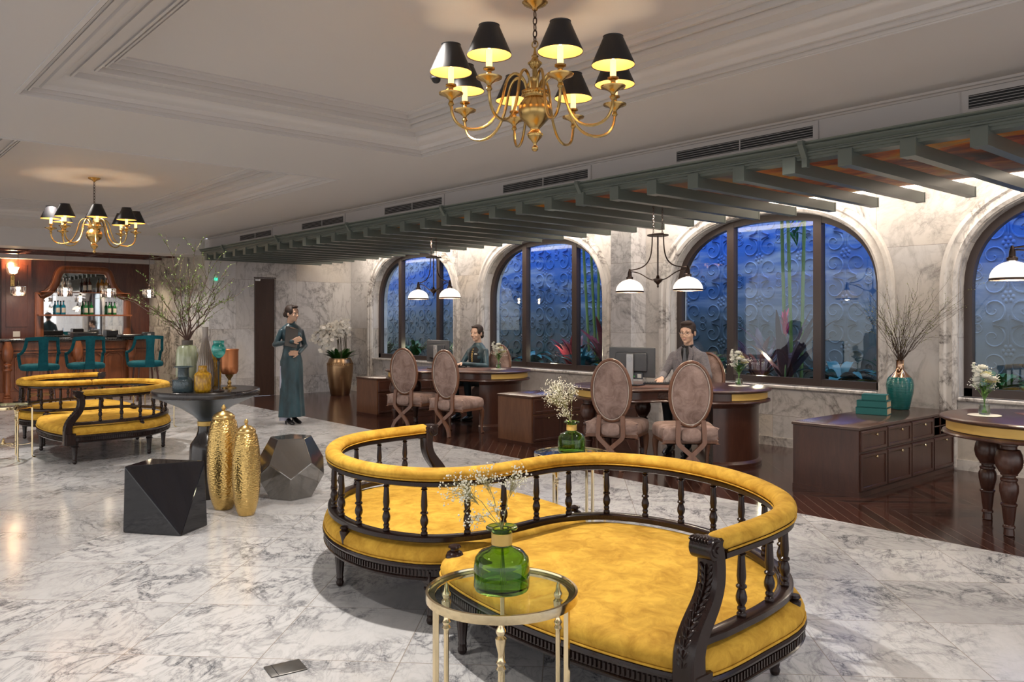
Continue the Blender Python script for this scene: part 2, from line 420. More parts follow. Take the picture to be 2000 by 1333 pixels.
# floors
m = MB(); m.box((-7.5, -.2, -.05), (24, 11.6, .1)); struct('floor', m, MARBLE_F, False)
m = MB(); m.box((-5.35, 7.15, -.05), (19.7, 3.1, .1)); struct('floor.001', m, WOOD_F, False)
# ceiling with two stepped coffers
def rect(x0, x1, y0, y1): return [(x0, y0), (x1, y0), (x1, y1), (x0, y1)]
COFF = [(-6.08, .6, 1.05, 4.2), (-13.68, -7.68, 1.05, 4.2)]
m = MB()
def slab(x0, x1, y0, y1, z0=ZC, z1=ZC+.35):
    m.box(((x0+x1)/2, (y0+y1)/2, (z0+z1)/2), (x1-x0, y1-y0, z1-z0))
slab(-15.06, 4.5, 4.2, 5.5); slab(-15.06, 4.5, -6, 1.05); slab(-15.06, -13.68, 1.05, 4.2); slab(-7.68, -6.08, 1.05, 4.2); slab(.6, 4.5, 1.05, 4.2)
STEPS = [(0, 0), (.0, .022), (.03, .022), (.03, .014), (.042, .014), (.042, .040), (.085, .040), (.095, .030), (.105, .058), (.15, .066), (.185, .088), (.205, .112), (.235, .112), (.235, .098), (.25, .098), (.25, .135), (.35, .140), (.35, .128), (.365, .128), (.365, .165), (.40, .165), (.40, .154), (.412, .154), (.412, .188), (.445, .192), (.445, .180), (.458, .180), (.458, .212), (.50, .212), (.50, .222)]
for (x0, x1, y0, y1) in COFF:
    rings = []
    for (i, z) in [(i_+.002, z_) for i_, z_ in STEPS]: rings.append([(x, y, ZC+z) for (x, y) in rect(x0+i, x1-i, y0+i, y1-i)])
    m.loft(rings, cap=False); i = STEPS[-1][0]
    m.box(((x0+x1)/2, (y0+y1)/2, ZC+.235), (x1-x0-2*i+.02, y1-y0-2*i+.02, .026))
ceil = struct('ceiling', m, PAINT, True)
# small bead around each coffer and along the bulkhead
for k, (x0, x1, y0, y1) in enumerate(COFF):
    m = MB(); P = [(x, y, ZC) for (x, y) in rect(x0-.02, x1+.02, y0-.02, y1+.02)]
    m.sweep(P, [(-.012, -.008), (.012, -.008), (.012, .004), (-.012, .004)], closed=True); struct('trim_%d' % (k+1), m, PAINT, False)
# bulkhead above the pergola with vents, and the soffit behind it
m = MB(); m.box((-5.1, 5.54, 2.83), (19.2, .08, .20)); m.sweep([(-14.7, 5.5, 2.905), (4.5, 5.5, 2.905)], [(0, .015), (.035, .015), (.03, .0), (.014, -.004), (.008, -.016), (0, -.018)])
struct('wall_bulkhead', m, PAINT2, False)
m = MB(); m.box((-5.1, 6.55, 2.80), (19.2, 1.95, .24)); m.box((-5.1, 8.0, 3.10), (19.2, 1.1, .1)); m.box((-5.1, 7.5, 3.0), (19.2, .06, .2)); struct('ceiling.001', m, PAINT2, False)
# far wall with the door
m = MB(); m.box((XF-.1, 5.93, 1.46), (.2, .86, 2.9)); m.box((XF-.1, 7.6, 1.5), (.2, 1.68, 3.2)); m.box((XF-.1, 6.56, 2.55), (.2, .40, .66)); struct('wall_left', m, MARBLE_W, False)
m = MB(); m.box((XF-.045, 6.56, 1.12), (.05, .396, 2.232)); d = struct('door_1', m, WOOD_DR, False)
m = MB(); m.box((XF-.012, 6.42, 2.19), (.016, .1, .03)); m.build('door_closer', SILVER, d)
m = MB()
for y in (6.35, 6.77): m.box((XF-.02, y, 1.12), (.05, .008, 2.24))
m.box((XF-.02, 6.56, 2.235), (.06, .44, .02)); struct('trim_3', m, FRAME, False)
# side wall of the bar alcove
m = MB(); m.box((-16.71, 5.6, 1.46), (3.62, .2, 2.92)); struct('wall_bar_side', m, m_wall_marble('alcove_marble', (.60, .57, .52), True, (.12, .12, .11), 1.0, (.45, .44, .34), 1.0, .95), False)
# window wall with four arched openings
WIN = [(-13.83, -11.2, 0.70), (-10.37, -7.74, 0.70), (-6.56, -3.88, 0.70), (-3.10, -.42, 0.70)]
ZS, ZT = 1.70, 2.67
def arch(x0, x1, z0, zs=ZS, zt=ZT, n=28, ex=2.5):
    c = (x0+x1)/2; a = (x1-x0)/2; pts = [(x0, z0), (x0, zs)]
    for i in range(1, n):
        t = PI-PI*i/n; ct, st = math.cos(t), math.sin(t)
        pts.append((c+a*math.copysign(abs(ct)**(2/ex), ct), zs+(zt-zs)*abs(st)**(2/ex)))
    pts += [(x1, zs), (x1, z0)]; return pts
m = MB(); y0, y1 = YW, YW+.32; xs = XF-.2
for (a, b, z0) in WIN:
    m.box(((xs+a)/2, (y0+y1)/2, 1.55), (a-xs, y1-y0, 3.1)); m.box(((a+b)/2, (y0+y1)/2, z0/2), (b-a, y1-y0, z0))
    A = arch(a, b, z0)[1:-1]; poly = [(a, 3.1)]+A+[(b, 3.1)]
    n = len(poly); base = len(m.v)                     # spandrel over the arch as strips up to the top
    for y in (y0, y1):
        vs = []; fs = []
        for (x, z) in A: vs += [(x, y, z), (x, y, 3.1)]
        for i in range(len(A)-1): fs.append([2*i, 2*i+1, 2*i+3, 2*i+2])
        m.add(vs, fs)
    vs = []; fs = []
    for (x, z) in A: vs += [(x, y0, z), (x, y1, z)]
    for i in range(len(A)-1): fs.append([2*i, 2*i+1, 2*i+3, 2*i+2])
    m.add(vs, fs); xs = b
m.box(((xs+4.5)/2, (y0+y1)/2, 1.55), (4.5-xs, y1-y0, 3.1)); struct('wall_window', m, MARBLE_W, False)
# column between the second and the third window
m = MB(); m.box((-7.15, 8.25, 1.5), (.36, .30, 3.0), bev=.006); struct('wall_column', m, m_wall_marble('column_marble', (.70, .69, .70), True, (.2, .19, .2), .6, None, 3, .92), False)
# marble mouldings round the arches and sills
k = 4
for (a, b, z0) in WIN:
    m = MB(); path = [(x, YW, z) for (x, z) in arch(a-.01, b+.01, 0.02, ZS, ZT+.01, 40)]
    m.sweep(path, [(0, 0), (0, .03), (-.03, .05), (-.055, .035), (-.09, .035), (-.11, .055), (-.15, .05), (-.165, .02), (-.165, 0)], up=(0, -1, 0))
    o = struct('trim_%d' % k, m, MARBLE_T); k += 1
    m = MB(); m.box(((a+b)/2, YW+.02, z0-.02), (b-a, .12, .04), bev=.01); struct('trim_%d' % k, m, MARBLE_T, False); k += 1
# windows
MULL = [(-13.06, -11.83), (-9.52, -8.42), (-5.75, -4.62), (-2.2, -1.1)]
for i, ((a, b, z0), ms) in enumerate(zip(WIN, MULL)):
    m = MB(); yf = YW+.16
    m.sweep([(x, yf, z) for (x, z) in arch(a, b, z0, n=40)], [(0, -.04), (.075, -.04), (.075, .04), (0, .04)], up=(0, -1, 0))
    m.box(((a+b)/2, yf, z0+.04), (b-a, .08, .08))
    for mx in ms:
        c = (a+b)/2; h = (b-a)/2; zt = ZS+(ZT-ZS)*(max(0, 1-abs((mx-c)/h)**2.5))**(1/2.5)
        m.box((mx, yf, (z0+zt)/2), (.095, .09, zt-z0-.03))
    w = struct('window_%d' % (i+1), m, FRAME, False)
    m = MB(); pl = arch(a+.03, b-.03, z0+.03, n=24); m.prism(pl, yf+.004, yf+.010, 'y'); g = m.build('window_pane', PANE, w, False)
# baseboards
m = MB(); m.box((-5.1, YW-.012, .05), (19.2, .024, .10)); struct('baseboard_window', m, MARBLE_T, False)
# beyond the glass: light well
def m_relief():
    t = NT('relief_wall_gradient'); p = t.pos(); s = t.n('SeparateXYZ'); t.l(p, s.inputs[0])  # grey-green at the foot, blue with pale streaks higher up
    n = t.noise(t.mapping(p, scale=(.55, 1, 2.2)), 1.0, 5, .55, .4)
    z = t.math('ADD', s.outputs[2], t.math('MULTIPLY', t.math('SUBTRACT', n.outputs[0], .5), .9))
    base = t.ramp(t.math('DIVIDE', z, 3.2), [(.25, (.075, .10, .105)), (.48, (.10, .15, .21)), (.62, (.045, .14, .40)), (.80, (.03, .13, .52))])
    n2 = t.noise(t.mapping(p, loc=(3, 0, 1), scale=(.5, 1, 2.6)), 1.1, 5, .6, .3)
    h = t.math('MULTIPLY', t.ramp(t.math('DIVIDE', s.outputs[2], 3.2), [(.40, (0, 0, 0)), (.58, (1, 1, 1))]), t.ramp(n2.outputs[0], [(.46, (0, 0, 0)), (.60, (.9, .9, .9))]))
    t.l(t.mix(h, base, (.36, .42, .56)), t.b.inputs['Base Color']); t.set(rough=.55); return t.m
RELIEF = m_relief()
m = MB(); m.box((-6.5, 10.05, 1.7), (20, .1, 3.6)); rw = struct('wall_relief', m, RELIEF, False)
m = MB(); YR = 10.0
def spiral(cx, cz, r, turns, s0, dirn, n=22, w=.015):
    pts = []
    for i in range(n+1):
        t = i/n; a = s0+dirn*turns*2*PI*t; rr = r*(1-t)**.8+.008
        pts.append((cx+rr*math.cos(a), YR-.004, cz+rr*math.sin(a)))
    m.tube(pts, [w*(1-.5*i/n) for i in range(n+1)], 5, flat=1)
random.seed(5)
for ix in range(30):
    for iz in range(5):
        cx = -16.2+ix*.62; cz = .50+iz*.60
        for sx_ in (-1, 1):
            for sz in (-1, 1):
                spiral(cx+sx_*.15, cz+sz*.145, .13, 1.35, PI*(.5 if sz > 0 else -.5)+0, sx_*sz)
                m.leaf((cx+sx_*.03, YR, cz+sz*.25), (sx_, -.25, sz*.3), .14, .022, 0, 4, .4)
                spiral(cx+sx_*.31, cz+sz*.25, .055, 1.0, PI*1.2, -sx_*sz, 12, .009)
        for q in range(6):
            a = q*PI/3+ix; m.ell((cx+.05*math.cos(a), YR, cz+.05*math.sin(a)), (.028, .014, .028), 6, 4)
        m.ell((cx, YR, cz), (.022, .02, .022), 6, 4)
        m.tube([(cx, YR, cz+.08), (cx, YR, cz+.3), (cx, YR, cz+.39)], [.012, .008, .016], 5)
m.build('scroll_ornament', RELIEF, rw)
m = MB(); m.box((-6.5, 9.38, .325), (20, 1.25, .65)); struct('floor.002', m, simple('planter_soil', (.03, .022, .016), .9), False)

# dusk light falling into the well from above
light('AREA', 'dusk_sky_well', (-6.5, 9.35, 3.6), 110, (.35, .58, 1), 18, (0, 0, 0), sizey=1.0)
# low warm point lights brightening the plants, no fixtures there
for x in (-12.5, -9.3, -5.6, -2.2): light('POINT', 'garden_light', (x, 8.95, .9), 4, (1, .8, .5), .05)

# ------------------------------------------------------------ pergola
perg = empty('pergola', (0, 0, 0), 0, 'dark green joisted pergola canopy running above the reception desks', 'pergola')
m = MB(); prof = [(0, 2.595), (.13, 2.595), (.13, 2.62), (.14, 2.625), (.14, 2.645), (.155, 2.65), (.155, 2.665), (.145, 2.672), (.145, 2.685), (.165, 2.70), (.178, 2.71), (.178, 2.725), (.165, 2.73), (.185, 2.745), (.19, 2.755), (0, 2.755)]
prof = [(a, 2.585+(z-2.595)*.74) for a, z in prof]; m.sweep([(-14.68, 5.5, 0), (4.4, 5.5, 0)], prof); m.build('cornice_beam', GREEN_P, perg, False)
JX = [-1.86-.4195*i for i in range(-8, 31)]
m = MB(); m.box((0, 6.50, 2.545), (.075, 2.15, .085)); m.box((0, 5.40, 2.555), (.10, .11, .115)); m.box((0, 7.575, 2.545), (.08, .02, .09))
j0 = m.build('joist', GREEN_P, perg, False); jm = j0.data
for i, x in enumerate(JX):
    o = j0 if i == 0 else j0.copy()
    if i: COL.objects.link(o)
    o.parent = perg; o.location = (x, 0, 0)
m = MB(); m.prism([(5.29, 2.71), (5.29, 2.68), (5.35, 2.59), (5.35, 2.53), (5.39, 2.53), (5.39, 2.71)], -.02, .02, 'x'); c0 = m.build('bracket', GREEN_P, perg, False)
for i, q in enumerate((-3.0, -5.21, -7.31, -9.40, -11.52, -13.6, -.8)):
    o = c0 if i == 0 else c0.copy()
    if i: COL.objects.link(o)
    o.parent = perg; o.location = (q, 0, 0)
def m_mural():
    t = NT('mural_print'); p = t.pos(); n = t.noise(t.mapping(p, rot=(0, 0, .5), scale=(1, 2.6, 1)), .9, 8, .62, .8)
    n2 = t.noise(t.mapping(p, loc=(5, 1, 0)), .45, 3)
    a = t.ramp(n.outputs[0], [(.30, (.012, .010, .012)), (.44, (.22, .035, .008)), (.52, (.55, .13, .015)), (.60, (.62, .30, .03)), (.70, (.22, .20, .24))])
    b = t.ramp(n.outputs[0], [(.35, (.02, .02, .03)), (.6, (.10, .11, .14))])
    t.l(t.mix(t.ramp(n2.outputs[0], [(.5, (0, 0, 0)), (.66, (.8, .8, .8))]), a, b), t.b.inputs['Base Color']); t.set(rough=.5, spec=.2); return t.m
m = MB(); m.box((-5.1, 6.5, 2.665), (19.2, 1.95, .025)); m.build('mural_panel', m_mural(), perg, False)
m = MB(); m.box((-5.1, 7.53, 2.665), (19.2, .05, .05)); m.build('edge_strip', m_emit('cove_led', (1, .86, .68), 3.0), perg, False)

# ------------------------------------------------------------ air vents
LEFTV = -1.97
vent = empty('air_vent', (-13.29+.6, 5.5, 2.807), 0)
m = MB()
for (c, d) in (((0, -.006, .058), (1.30, .012, .03)), ((0, -.006, -.058), (1.30, .012, .03)), ((-.63, -.006, 0), (.04, .012, .1)), ((.63, -.006, 0), (.04, .012, .1)), ((0, -.007, 0), (.008, .014, .09))): m.box(c, d)
m.build('frame', PAINT2, vent, False)
m = MB(); m.box((0, -.002, 0), (1.22, .003, .09)); m.build('backing', DARK, vent, False)
m = MB()
for i in range(5): m.box((0, -.006, -.036+i*.018), (1.22, .007, .0026))
m.build('grille_slats', PAINT2, vent, False)
VX = [(-12.68, 'air vent in the bulkhead nearest the bar, smallest in view'), (-10.42, 'air vent above the door end of the pergola, second from the bar'), (-8.16, 'air vent in the bulkhead above the leftmost arched window, third from the bar'), (-5.86, 'air vent in the bulkhead below the corner of the near coffer'), (-3.62, 'long air vent in the bulkhead right of the big chandelier'), (-1.36, 'air vent cut by the right edge of the picture')]
for i, (x, lb) in enumerate(VX):
    o = vent if i == 0 else copy_tree(vent)
    o.location = (x, 5.5, 2.807); tag(o, 'slatted '+lb, 'air vent', 'air vents in the bulkhead over the pergola')
# camera dome on the ceiling
t_ = empty('security_camera', (-4.62, 3.31, 3.14), 0, 'small dark dome camera on the ceiling beside the big chandelier', 'camera')
m = MB(); m.lathe([(.040, -.016), (.044, 0)], n=20); m.build('mount', SILVER, t_); m = MB(); m.ell((0, 0, -.02), (.032, .032, .028)); m.build('dome', BLACK, t_)
# ============================================================ chandeliers
SHADE_OUT = simple('shade_black', (.012, .011, .013), .45)
SHADE_IN = NT('shade_gold_lining').set(col=(.80, .47, .15), rough=.45, em=(1, .55, .16), ems=.2).m
CANDLE = m_emit('candle_tube', (1, .66, .26), .8, (.95, .85, .6))
BULB = m_emit('bulb_glow', (1, .82, .5), 9)
def chandelier(loc, rz, drop, label):
    """origin at the ceiling; body hangs by a chain; eight arms"""
    t = empty('chandelier', loc, rz, label, 'chandelier', 'brass chandeliers with black shades')
    H = -drop                                   # z of the finial tip
    m = MB(); m.lathe([(.0, -.05), (.012, -.048), (.02, -.035), (.05, -.022), (.066, -.01), (.066, 0)], n=24, rib=.04, nrib=12); m.build('ceiling_rose', BRASS, t)
    zb = H+.59
    m = MB(); z = -.05; k = 0
    while z > zb+.02:
        pts = []
        for i in range(13):
            a = 2*PI*i/12; x = .0105*math.cos(a); zz = .021*math.sin(a)
            pts.append((x, 0, z-.02+zz) if k % 2 else (0, x, z-.02+zz))
        m.tube(pts, .0032, 6, cap=False); z -= .034; k += 1
    m.build('chain', BRONZE, t)
    m = MB(); B = [(0, 0), (.010, .002), (.018, .012), (.018, .022), (.009, .032), (.009, .042), (.014, .05), (.022, .06), (.036, .075), (.040, .085), (.040, .096), (.030, .104), (.026, .115), (.028, .125), (.052, .150), (.080, .180), (.090, .215), (.084, .25), (.064, .278), (.058, .286), (.066, .296), (.066, .305), (.072, .312), (.072, .322), (.050, .330), (.024, .335), (.018, .345), (.018, .385), (.024, .395), (.014, .40), (.014, .44), (.024, .448), (.034, .465), (.034, .475), (.022, .487), (.016, .50), (.020, .508), (.010, .52), (.006, .54), (.006, .55)]
    m.T = Matrix.Translation((0, 0, H)); m.lathe(B, n=32)
    m.tube([(.018*math.cos(a), 0, .572+.018*math.sin(a)) for a in [2*PI*i/16 for i in range(17)]], .0035, 6, cap=False)
    for (r, z, q) in ((.068, .300, 26), (.039, .09, 18), (.034, .47, 16)):
        for i in range(q): m.ell((r*math.cos(2*PI*i/q), r*math.sin(2*PI*i/q), z), .0055, 5, 4)
    m.build('body', BRASS, t)
    R = .452
    for k in range(8):
        lowr = 0
        a = 2*PI*k/8; T = Matrix.Rotation(a, 4, 'Z') @ Matrix.Translation((0, 0, H))
        m = MB(); m.T = T
        pts = bezier((.045, 0, .33), (.06, 0, .43), (.14, 0, .44), (.165, 0, .33), 10)[:-1]+bezier((.165, 0, .33), (.20, 0, .14), (.27, 0, .10), (.345, 0, .10), 10)[:-1]+bezier((.345, 0, .10), (.43, 0, .105), (R, 0, .16), (R, 0, .235), 10)
        m.tube(pts, .0078, 8)
        m.lathe([(.010, .215), (.016, .225), (.010, .24), (.014, .25), (.034, .265), (.062, .275), (.064, .282), (.02, .288), (.013, .30), (.013, .312), (.028, .318), (.028, .326), (.016, .33)], (R, 0, 0), 20)
        arm = m.build('arm', BRASS, t)
        m = MB(); m.T = T; m.lathe([(.0155, .33), (.0155, .415)], (R, 0, 0), 12); m.build('candle_tube', CANDLE, arm)
        m = MB(); m.T = T; m.ell((R, 0, .44), (.012, .012, .022), 8, 6); m.build('bulb', BULB, arm)
        m = MB(); m.T = T; m.lathe([(.108, .388), (.110, .386), (.110, .390), (.050, .528), (.052, .533), (.049, .533)], (R, 0, 0), 28, cap=False); sh = m.build('lamp_shade', SHADE_OUT, arm)
        m = MB(); m.T = T; m.lathe([(.1075, .389), (.0475, .531)], (R, 0, 0), 28, cap=False); m.build('shade_lining', SHADE_IN, sh)
        p = Matrix.Translation(loc) @ Matrix.Rotation(rz, 4, 'Z') @ T @ Vector((R, 0, .455))
        light('POINT', 'candle_bulb', p, 1.9, (1, .74, .46), .012)
    return t
chandelier((-3.19, 2.93, 3.143), math.radians(18), .80, 'large brass chandelier with eight black shades nearest the camera')
chandelier((-10.62, 2.6, 3.143), math.radians(35), .905, 'smaller-looking brass chandelier with black shades hanging near the bar')

# ============================================================ double-shade pendant lamps over the desks
GLASS_W = m_emit('opal_glass', (1, .86, .70), .75, (.92, .90, .86))
def pendant(x, y, label):
    t = empty('pendant_lamp', (x, y, 2.50), 0, label, 'pendant lamp', 'double-shade pendant lamps over the desks')
    zc = -.78                                   # bottom rim of the shades, below the joists
    for s in (-1, 1):
        m = MB(); z = .148; k = 0
        while z > -.215:
            pts = []
            for i in range(11):
                a = 2*PI*i/10; q = .008*math.cos(a); zz = .016*math.sin(a); pts.append((s*.055+(q if k % 2 else 0), 0 if k % 2 else q, z-.014+zz))
            m.tube(pts, .0026, 5, cap=False); z -= .026; k += 1
        m.build('chain', BRONZE, t)
    m = MB(); m.lathe([(.10, -.235), (.105, -.230), (.105, -.222), (.02, -.215)], n=24); m.box((0, 0, -.212), (.13, .02, .012))
    m.tube([(0, 0, -.22), (0, 0, -.64)], .008, 8)
    m.lathe([(0, -.745), (.008, -.735), (.011, -.725), (.006, -.715), (.018, -.70), (.035, -.685), (.05, -.665), (.05, -.655), (.02, -.645), (.012, -.62)], n=20)
    m.build('stem', BRONZE, t)
    for s in (-1, 1):
        m = MB(); m.tube(bezier((s*.07, 0, -.23), (s*.07, 0, -.48), (s*.12, 0, -.545), (s*.36, 0, -.555), 14), .0065, 6)
        m.tube(bezier((s*.03, 0, -.665), (s*.14, 0, -.67), (s*.18, 0, -.575), (s*.35, 0, -.57), 12), .0055, 6)
        m.lathe([(.034, -.645), (.036, -.625), (.022, -.615), (.02, -.58), (.012, -.555), (.008, -.54)], (s*.36, 0, 0), 16)
        arm = m.build('arm', BRONZE, t)
        m = MB(); pr = [(.142, zc+.0), (.144, zc+.012), (.142, zc+.016)]; m.lathe(pr, (s*.36, 0, 0), 36, cap=False); m.build('shade_rim', BRONZE, arm)
        m = MB(); dome = [(.139*math.cos(a), zc+.014+.118*math.sin(a)) for a in [PI/2*i/12 for i in range(12)]]+[(.02, zc+.134)]
        m.lathe(dome, (s*.36, 0, 0), 36, cap=False); m.build('glass_shade', GLASS_W, arm)
        light('POINT', 'pendant_bulb', (x+s*.36, y, 2.50+zc+.03), 6, (1, .85, .66), .04)
    return t
pendant(-8.85, 6.3, 'bronze twin-dome pendant lamp hanging over the desk of the seated woman')
pendant(-5.08, 6.3, 'bronze twin-dome pendant lamp hanging over the desk of the man in glasses')
pendant(-1.62, 6.3, 'bronze pendant lamp over the rightmost desk, cut by the picture edge')
# ============================================================ S-shaped conversation sofas
def rotxy(p, s): return (p[0]*s, p[1]*s)+tuple(p[2:])
RAILP = [(0, 0), (.005, .26), (.13, .49), (.40, .61), (.72, .605), (1.01, .50), (1.26, .32), (1.40, .11), (1.45, -.10), (1.465, -.30), (1.47, -.42)]
SEATP = [(.07, -.545), (.22, -.605), (.45, -.65), (.75, -.67), (1.08, -.65), (1.34, -.60), (1.47, -.545), (1.512, -.47), (1.505, -.2), (1.47, .12), (1.32, .345), (1.05, .535), (.73, .645), (.40, .65), (.12, .54), (-.0, .36), (.015, .1), (.035, -.2), (.035, -.45)]
def make_sofa(loc, label):
    t = empty('conversation_sofa', loc, 0, label, 'sofa', 'S-shaped mustard velvet sofas')
    rail = catmull([(x, y, 0) for x, y in RAILP], 6)
    seat = [(p.x, p.y) for p in catmull([(x, y, 0) for x, y in SEATP], 4, True)]
    cen = (.76, .0)
    for s in (1, -1):
        S = Matrix.Scale(s, 4, (1, 0, 0)) @ Matrix.Scale(s, 4, (0, 1, 0))
        # ---- seat frame with a fluted apron
        m = MB(); m.T = S
        def ring(d, z): return [(x, y, z) for x, y in off(seat, d)]
        m.loft([ring(-.03, .212), ring(-.004, .215), ring(.0, .222), ring(.004, .228), ring(-.004, .234), ring(-.004, .268), ring(.006, .272), ring(.010, .282), ring(.006, .292), ring(-.02, .295)])
        ap = off(seat, -.002); L = 0; pts = [Vector(p) for p in ap]; n = len(pts)
        per = sum((pts[(i+1) % n]-pts[i]).length for i in range(n)); q = int(per/.019); step = per/q; acc = 0; i = 0; nx = 0
        while nx < per-1e-4 and i < n:
            seg = (pts[(i+1) % n]-pts[i]); l = seg.length
            while nx < acc+l and nx < per-1e-4:
                p = pts[i]+seg*((nx-acc)/l); a = math.atan2(seg.y, seg.x); m.box((p.x, p.y, .251), (.009, .010, .027), a); nx += step
            acc += l; i += 1
        frame = m.build('seat_frame', WOOD_EB, t)
        # ---- upholstered seat
        m = MB(); m.T = S
        rings = [ring(-.022, .290), ring(-.006, .296), ring(.0, .306), ring(.002, .325), ring(-.006, .346), ring(-.022, .362), ring(-.05, .372)]
        base = off(seat, -.05)
        for (k, z) in ((.86, .382), (.70, .390), (.5, .397), (.3, .40), (.12, .402)):
            rings.append([(cen[0]+(x-cen[0])*k, cen[1]+(y-cen[1])*k, z) for x, y in base])
        m.loft(rings); cu = m.build('seat_cushion', GOLDV, t, angle=80)
        m = MB(); m.T = S; m.tube([(x, y, .299) for x, y in off(seat, .003)+[off(seat, .003)[0]]], .0045, 6, cap=False); m.build('piping', GOLDV, cu)
        # ---- legs
        for (x, y) in ((.27, -.575), (1.45, -.505), (1.27, .26), (.88, .53), (.10, .48)):
            m = MB(); m.T = S
            m.box((x, y, .225), (.058, .058, .06), bev=.004)
            m.lathe([(.010, 0), (.017, .006), (.021, .022), (.016, .034), (.019, .044), (.019, .05), (.017, .055), (.026, .155), (.026, .165), (.032, .170), (.034, .178), (.028, .184), (.028, .196), (.022, .20)], (x, y, 0), 20, rib=.05, nrib=10)
            m.build('leg', WOOD_EB, t)
        # ---- lower and upper rail, padded rail
        RS = [(-.030, -.012), (-.024, -.017), (.024, -.017), (.030, -.012), (.030, .008), (.022, .014), (-.022, .014), (-.030, .008)]
        def at_z(z): return [(p.x, p.y, z) for p in rail]
        m = MB(); m.T = S; m.sweep(at_z(.405)+[(1.466, -.47, .405), (1.466, -.535, .405)], RS); m.build('lower_rail', WOOD_EB, t)
        m = MB(); m.T = S; m.sweep(at_z(.668), [(a*1.15, b*.9) for a, b in RS]); m.build('top_rail', WOOD_EB, t)
        m = MB(); m.T = S; pr = [(.044*math.cos(a), .706+(.036 if math.sin(a) > 0 else .026)*math.sin(a)) for a in [2*PI*i/16 for i in range(16)]]
        path = [(p.x, p.y, 0) for p in rail]; d0 = Vector((0, -1)); vs = []
        P = [Vector(p) for p in path]; dv = (P[-1]-P[-2]).normalized()
        rings = []
        def prof_ring(p, d, k, dz=0): r = d.cross(Vector((0, 0, 1))).normalized(); return [tuple(p+r*a*k+Vector((0, 0, .70+(b-.70)*k))) for (a, b) in pr]
        N = len(P)
        for i in range(N):
            d = (P[min(i+1, N-1)]-P[max(i-1, 0)]).normalized(); k = 1
            if i == 0: rings.append(prof_ring(P[0]+d*.003, d, .45)); rings.append(prof_ring(P[0]+d*.005, d, .78)); rings.append(prof_ring(P[0]+d*.014, d, .95)); continue
            rings.append(prof_ring(P[i], d, 1))
        rings.append(prof_ring(P[-1]+dv*.012, dv, .93)); rings.append(prof_ring(P[-1]+dv*.024, dv, .75)); rings.append(prof_ring(P[-1]+dv*.030, dv, .4))
        m.loft(rings); pad = m.build('padded_armrest', GOLDV, t, angle=75)
        m = MB(); m.T = S
        for sd in (-1, 1):
            pts = []
            for i in range(N):
                d = (P[min(i+1, N-1)]-P[max(i-1, 0)]).normalized(); r = d.cross(Vector((0, 0, 1))); pts.append(P[i]+r*.040*sd+Vector((0, 0, .686)))
            m.tube(pts, .0035, 5)
        m.build('piping', GOLDV, pad)
        # ---- turned spindles
        L = [0]
        for i in range(1, N): L.append(L[-1]+(P[i]-P[i-1]).length)
        ns = 12
        m = MB(); m.lathe([(.013, .417), (.017, .422), (.017, .432), (.012, .438), (.015, .446), (.015, .452), (.011, .458), (.019, .475), (.020, .49), (.015, .508), (.012, .516), (.019, .522), (.019, .528), (.013, .534), (.0165, .56), (.0125, .625), (.012, .632), (.017, .638), (.012, .644), (.014, .655), (.014, .662)], n=12)
        sp = None
        for j in range(ns):
            tt = L[-1]*(j+.55)/(ns+.25); i = max(k for k in range(N-1) if L[k] <= tt); f = (tt-L[i])/max(1e-6, L[i+1]-L[i]); p = P[i].lerp(P[i+1], f)
            if sp is None: sp = m.build('spindle', WOOD_EB, t); o = sp
            else: o = sp.copy(); COL.objects.link(o); o.parent = t
            o.location = (p.x*s, p.y*s, 0)
        # ---- short bobbin props carrying the lower rail
        for (x, y) in ((.62, .648), (1.425, .14)):
            m = MB(); m.T = S
            m.lathe([(.008, .293), (.011, .30), (.021, .345), (.026, .362), (.025, .37), (.016, .377), (.024, .384), (.02, .394)], (x, y, 0), 14); m.build('rail_prop', WOOD_EB, t)
        # ---- front corner block with a ball-topped post carrying the rail
        m = MB(); m.T = S; x, y = .095, -.485
        m.box((x, y, .262), (.085, .085, .10), bev=.008); m.lathe([(.048, .312), (.042, .318), (.022, .324), (.022, .334), (.034, .342), (.042, .358), (.042, .372), (.034, .388), (.02, .396), (.02, .404), (.03, .41), (.026, .418), (.0, .425)], (x, y, 0), 20)
        m.build('corner_post', WOOD_EB, t)
        # ---- swept arm post with scroll and carved leaf
        m = MB(); m.T = S; xa = 1.465
        path = bezier((xa, -.572, .20), (xa, -.572, .30), (xa, -.575, .34), (xa, -.572, .37), 4)[:-1]+bezier((xa, -.572, .37), (xa, -.555, .46), (xa, -.47, .49), (xa, -.452, .58), 9)[:-1]+bezier((xa, -.452, .58), (xa, -.445, .62), (xa, -.45, .66), (xa, -.46, .70), 5)
        rings = []; PP = [Vector(p) for p in path]
        for i, p in enumerate(PP):
            d = (PP[min(i+1, len(PP)-1)]-PP[max(i-1, 0)]).normalized(); nrm = Vector((1, 0, 0)).cross(d); k = i/(len(PP)-1); h = .040-.010*min(1, k*1.6); w = .044-.006*k
            rings.append([tuple(p+Vector((a*w, 0, 0))+nrm*b*h) for a, b in ((-1, -.8), (-.8, -1), (.8, -1), (1, -.8), (1, .8), (.8, 1), (-.8, 1), (-1, .8))])
        m.loft(rings)
        m.box((xa, -.55, .255), (.094, .09, .12), bev=.006)
        def xc(y, z, r, hw, n=20): m.lathe([(r*.9, -hw), (r, -hw+.004), (r, hw-.004), (r*.9, hw)], (xa, y, z), n, axis=(1, 0, 0))
        xc(-.482, .698, .038, .044); xc(-.482, .698, .026, .049); xc(-.482, .698, .012, .054)
        m.box((xa, -.445, .705), (.078, .06, .045), bev=.008)
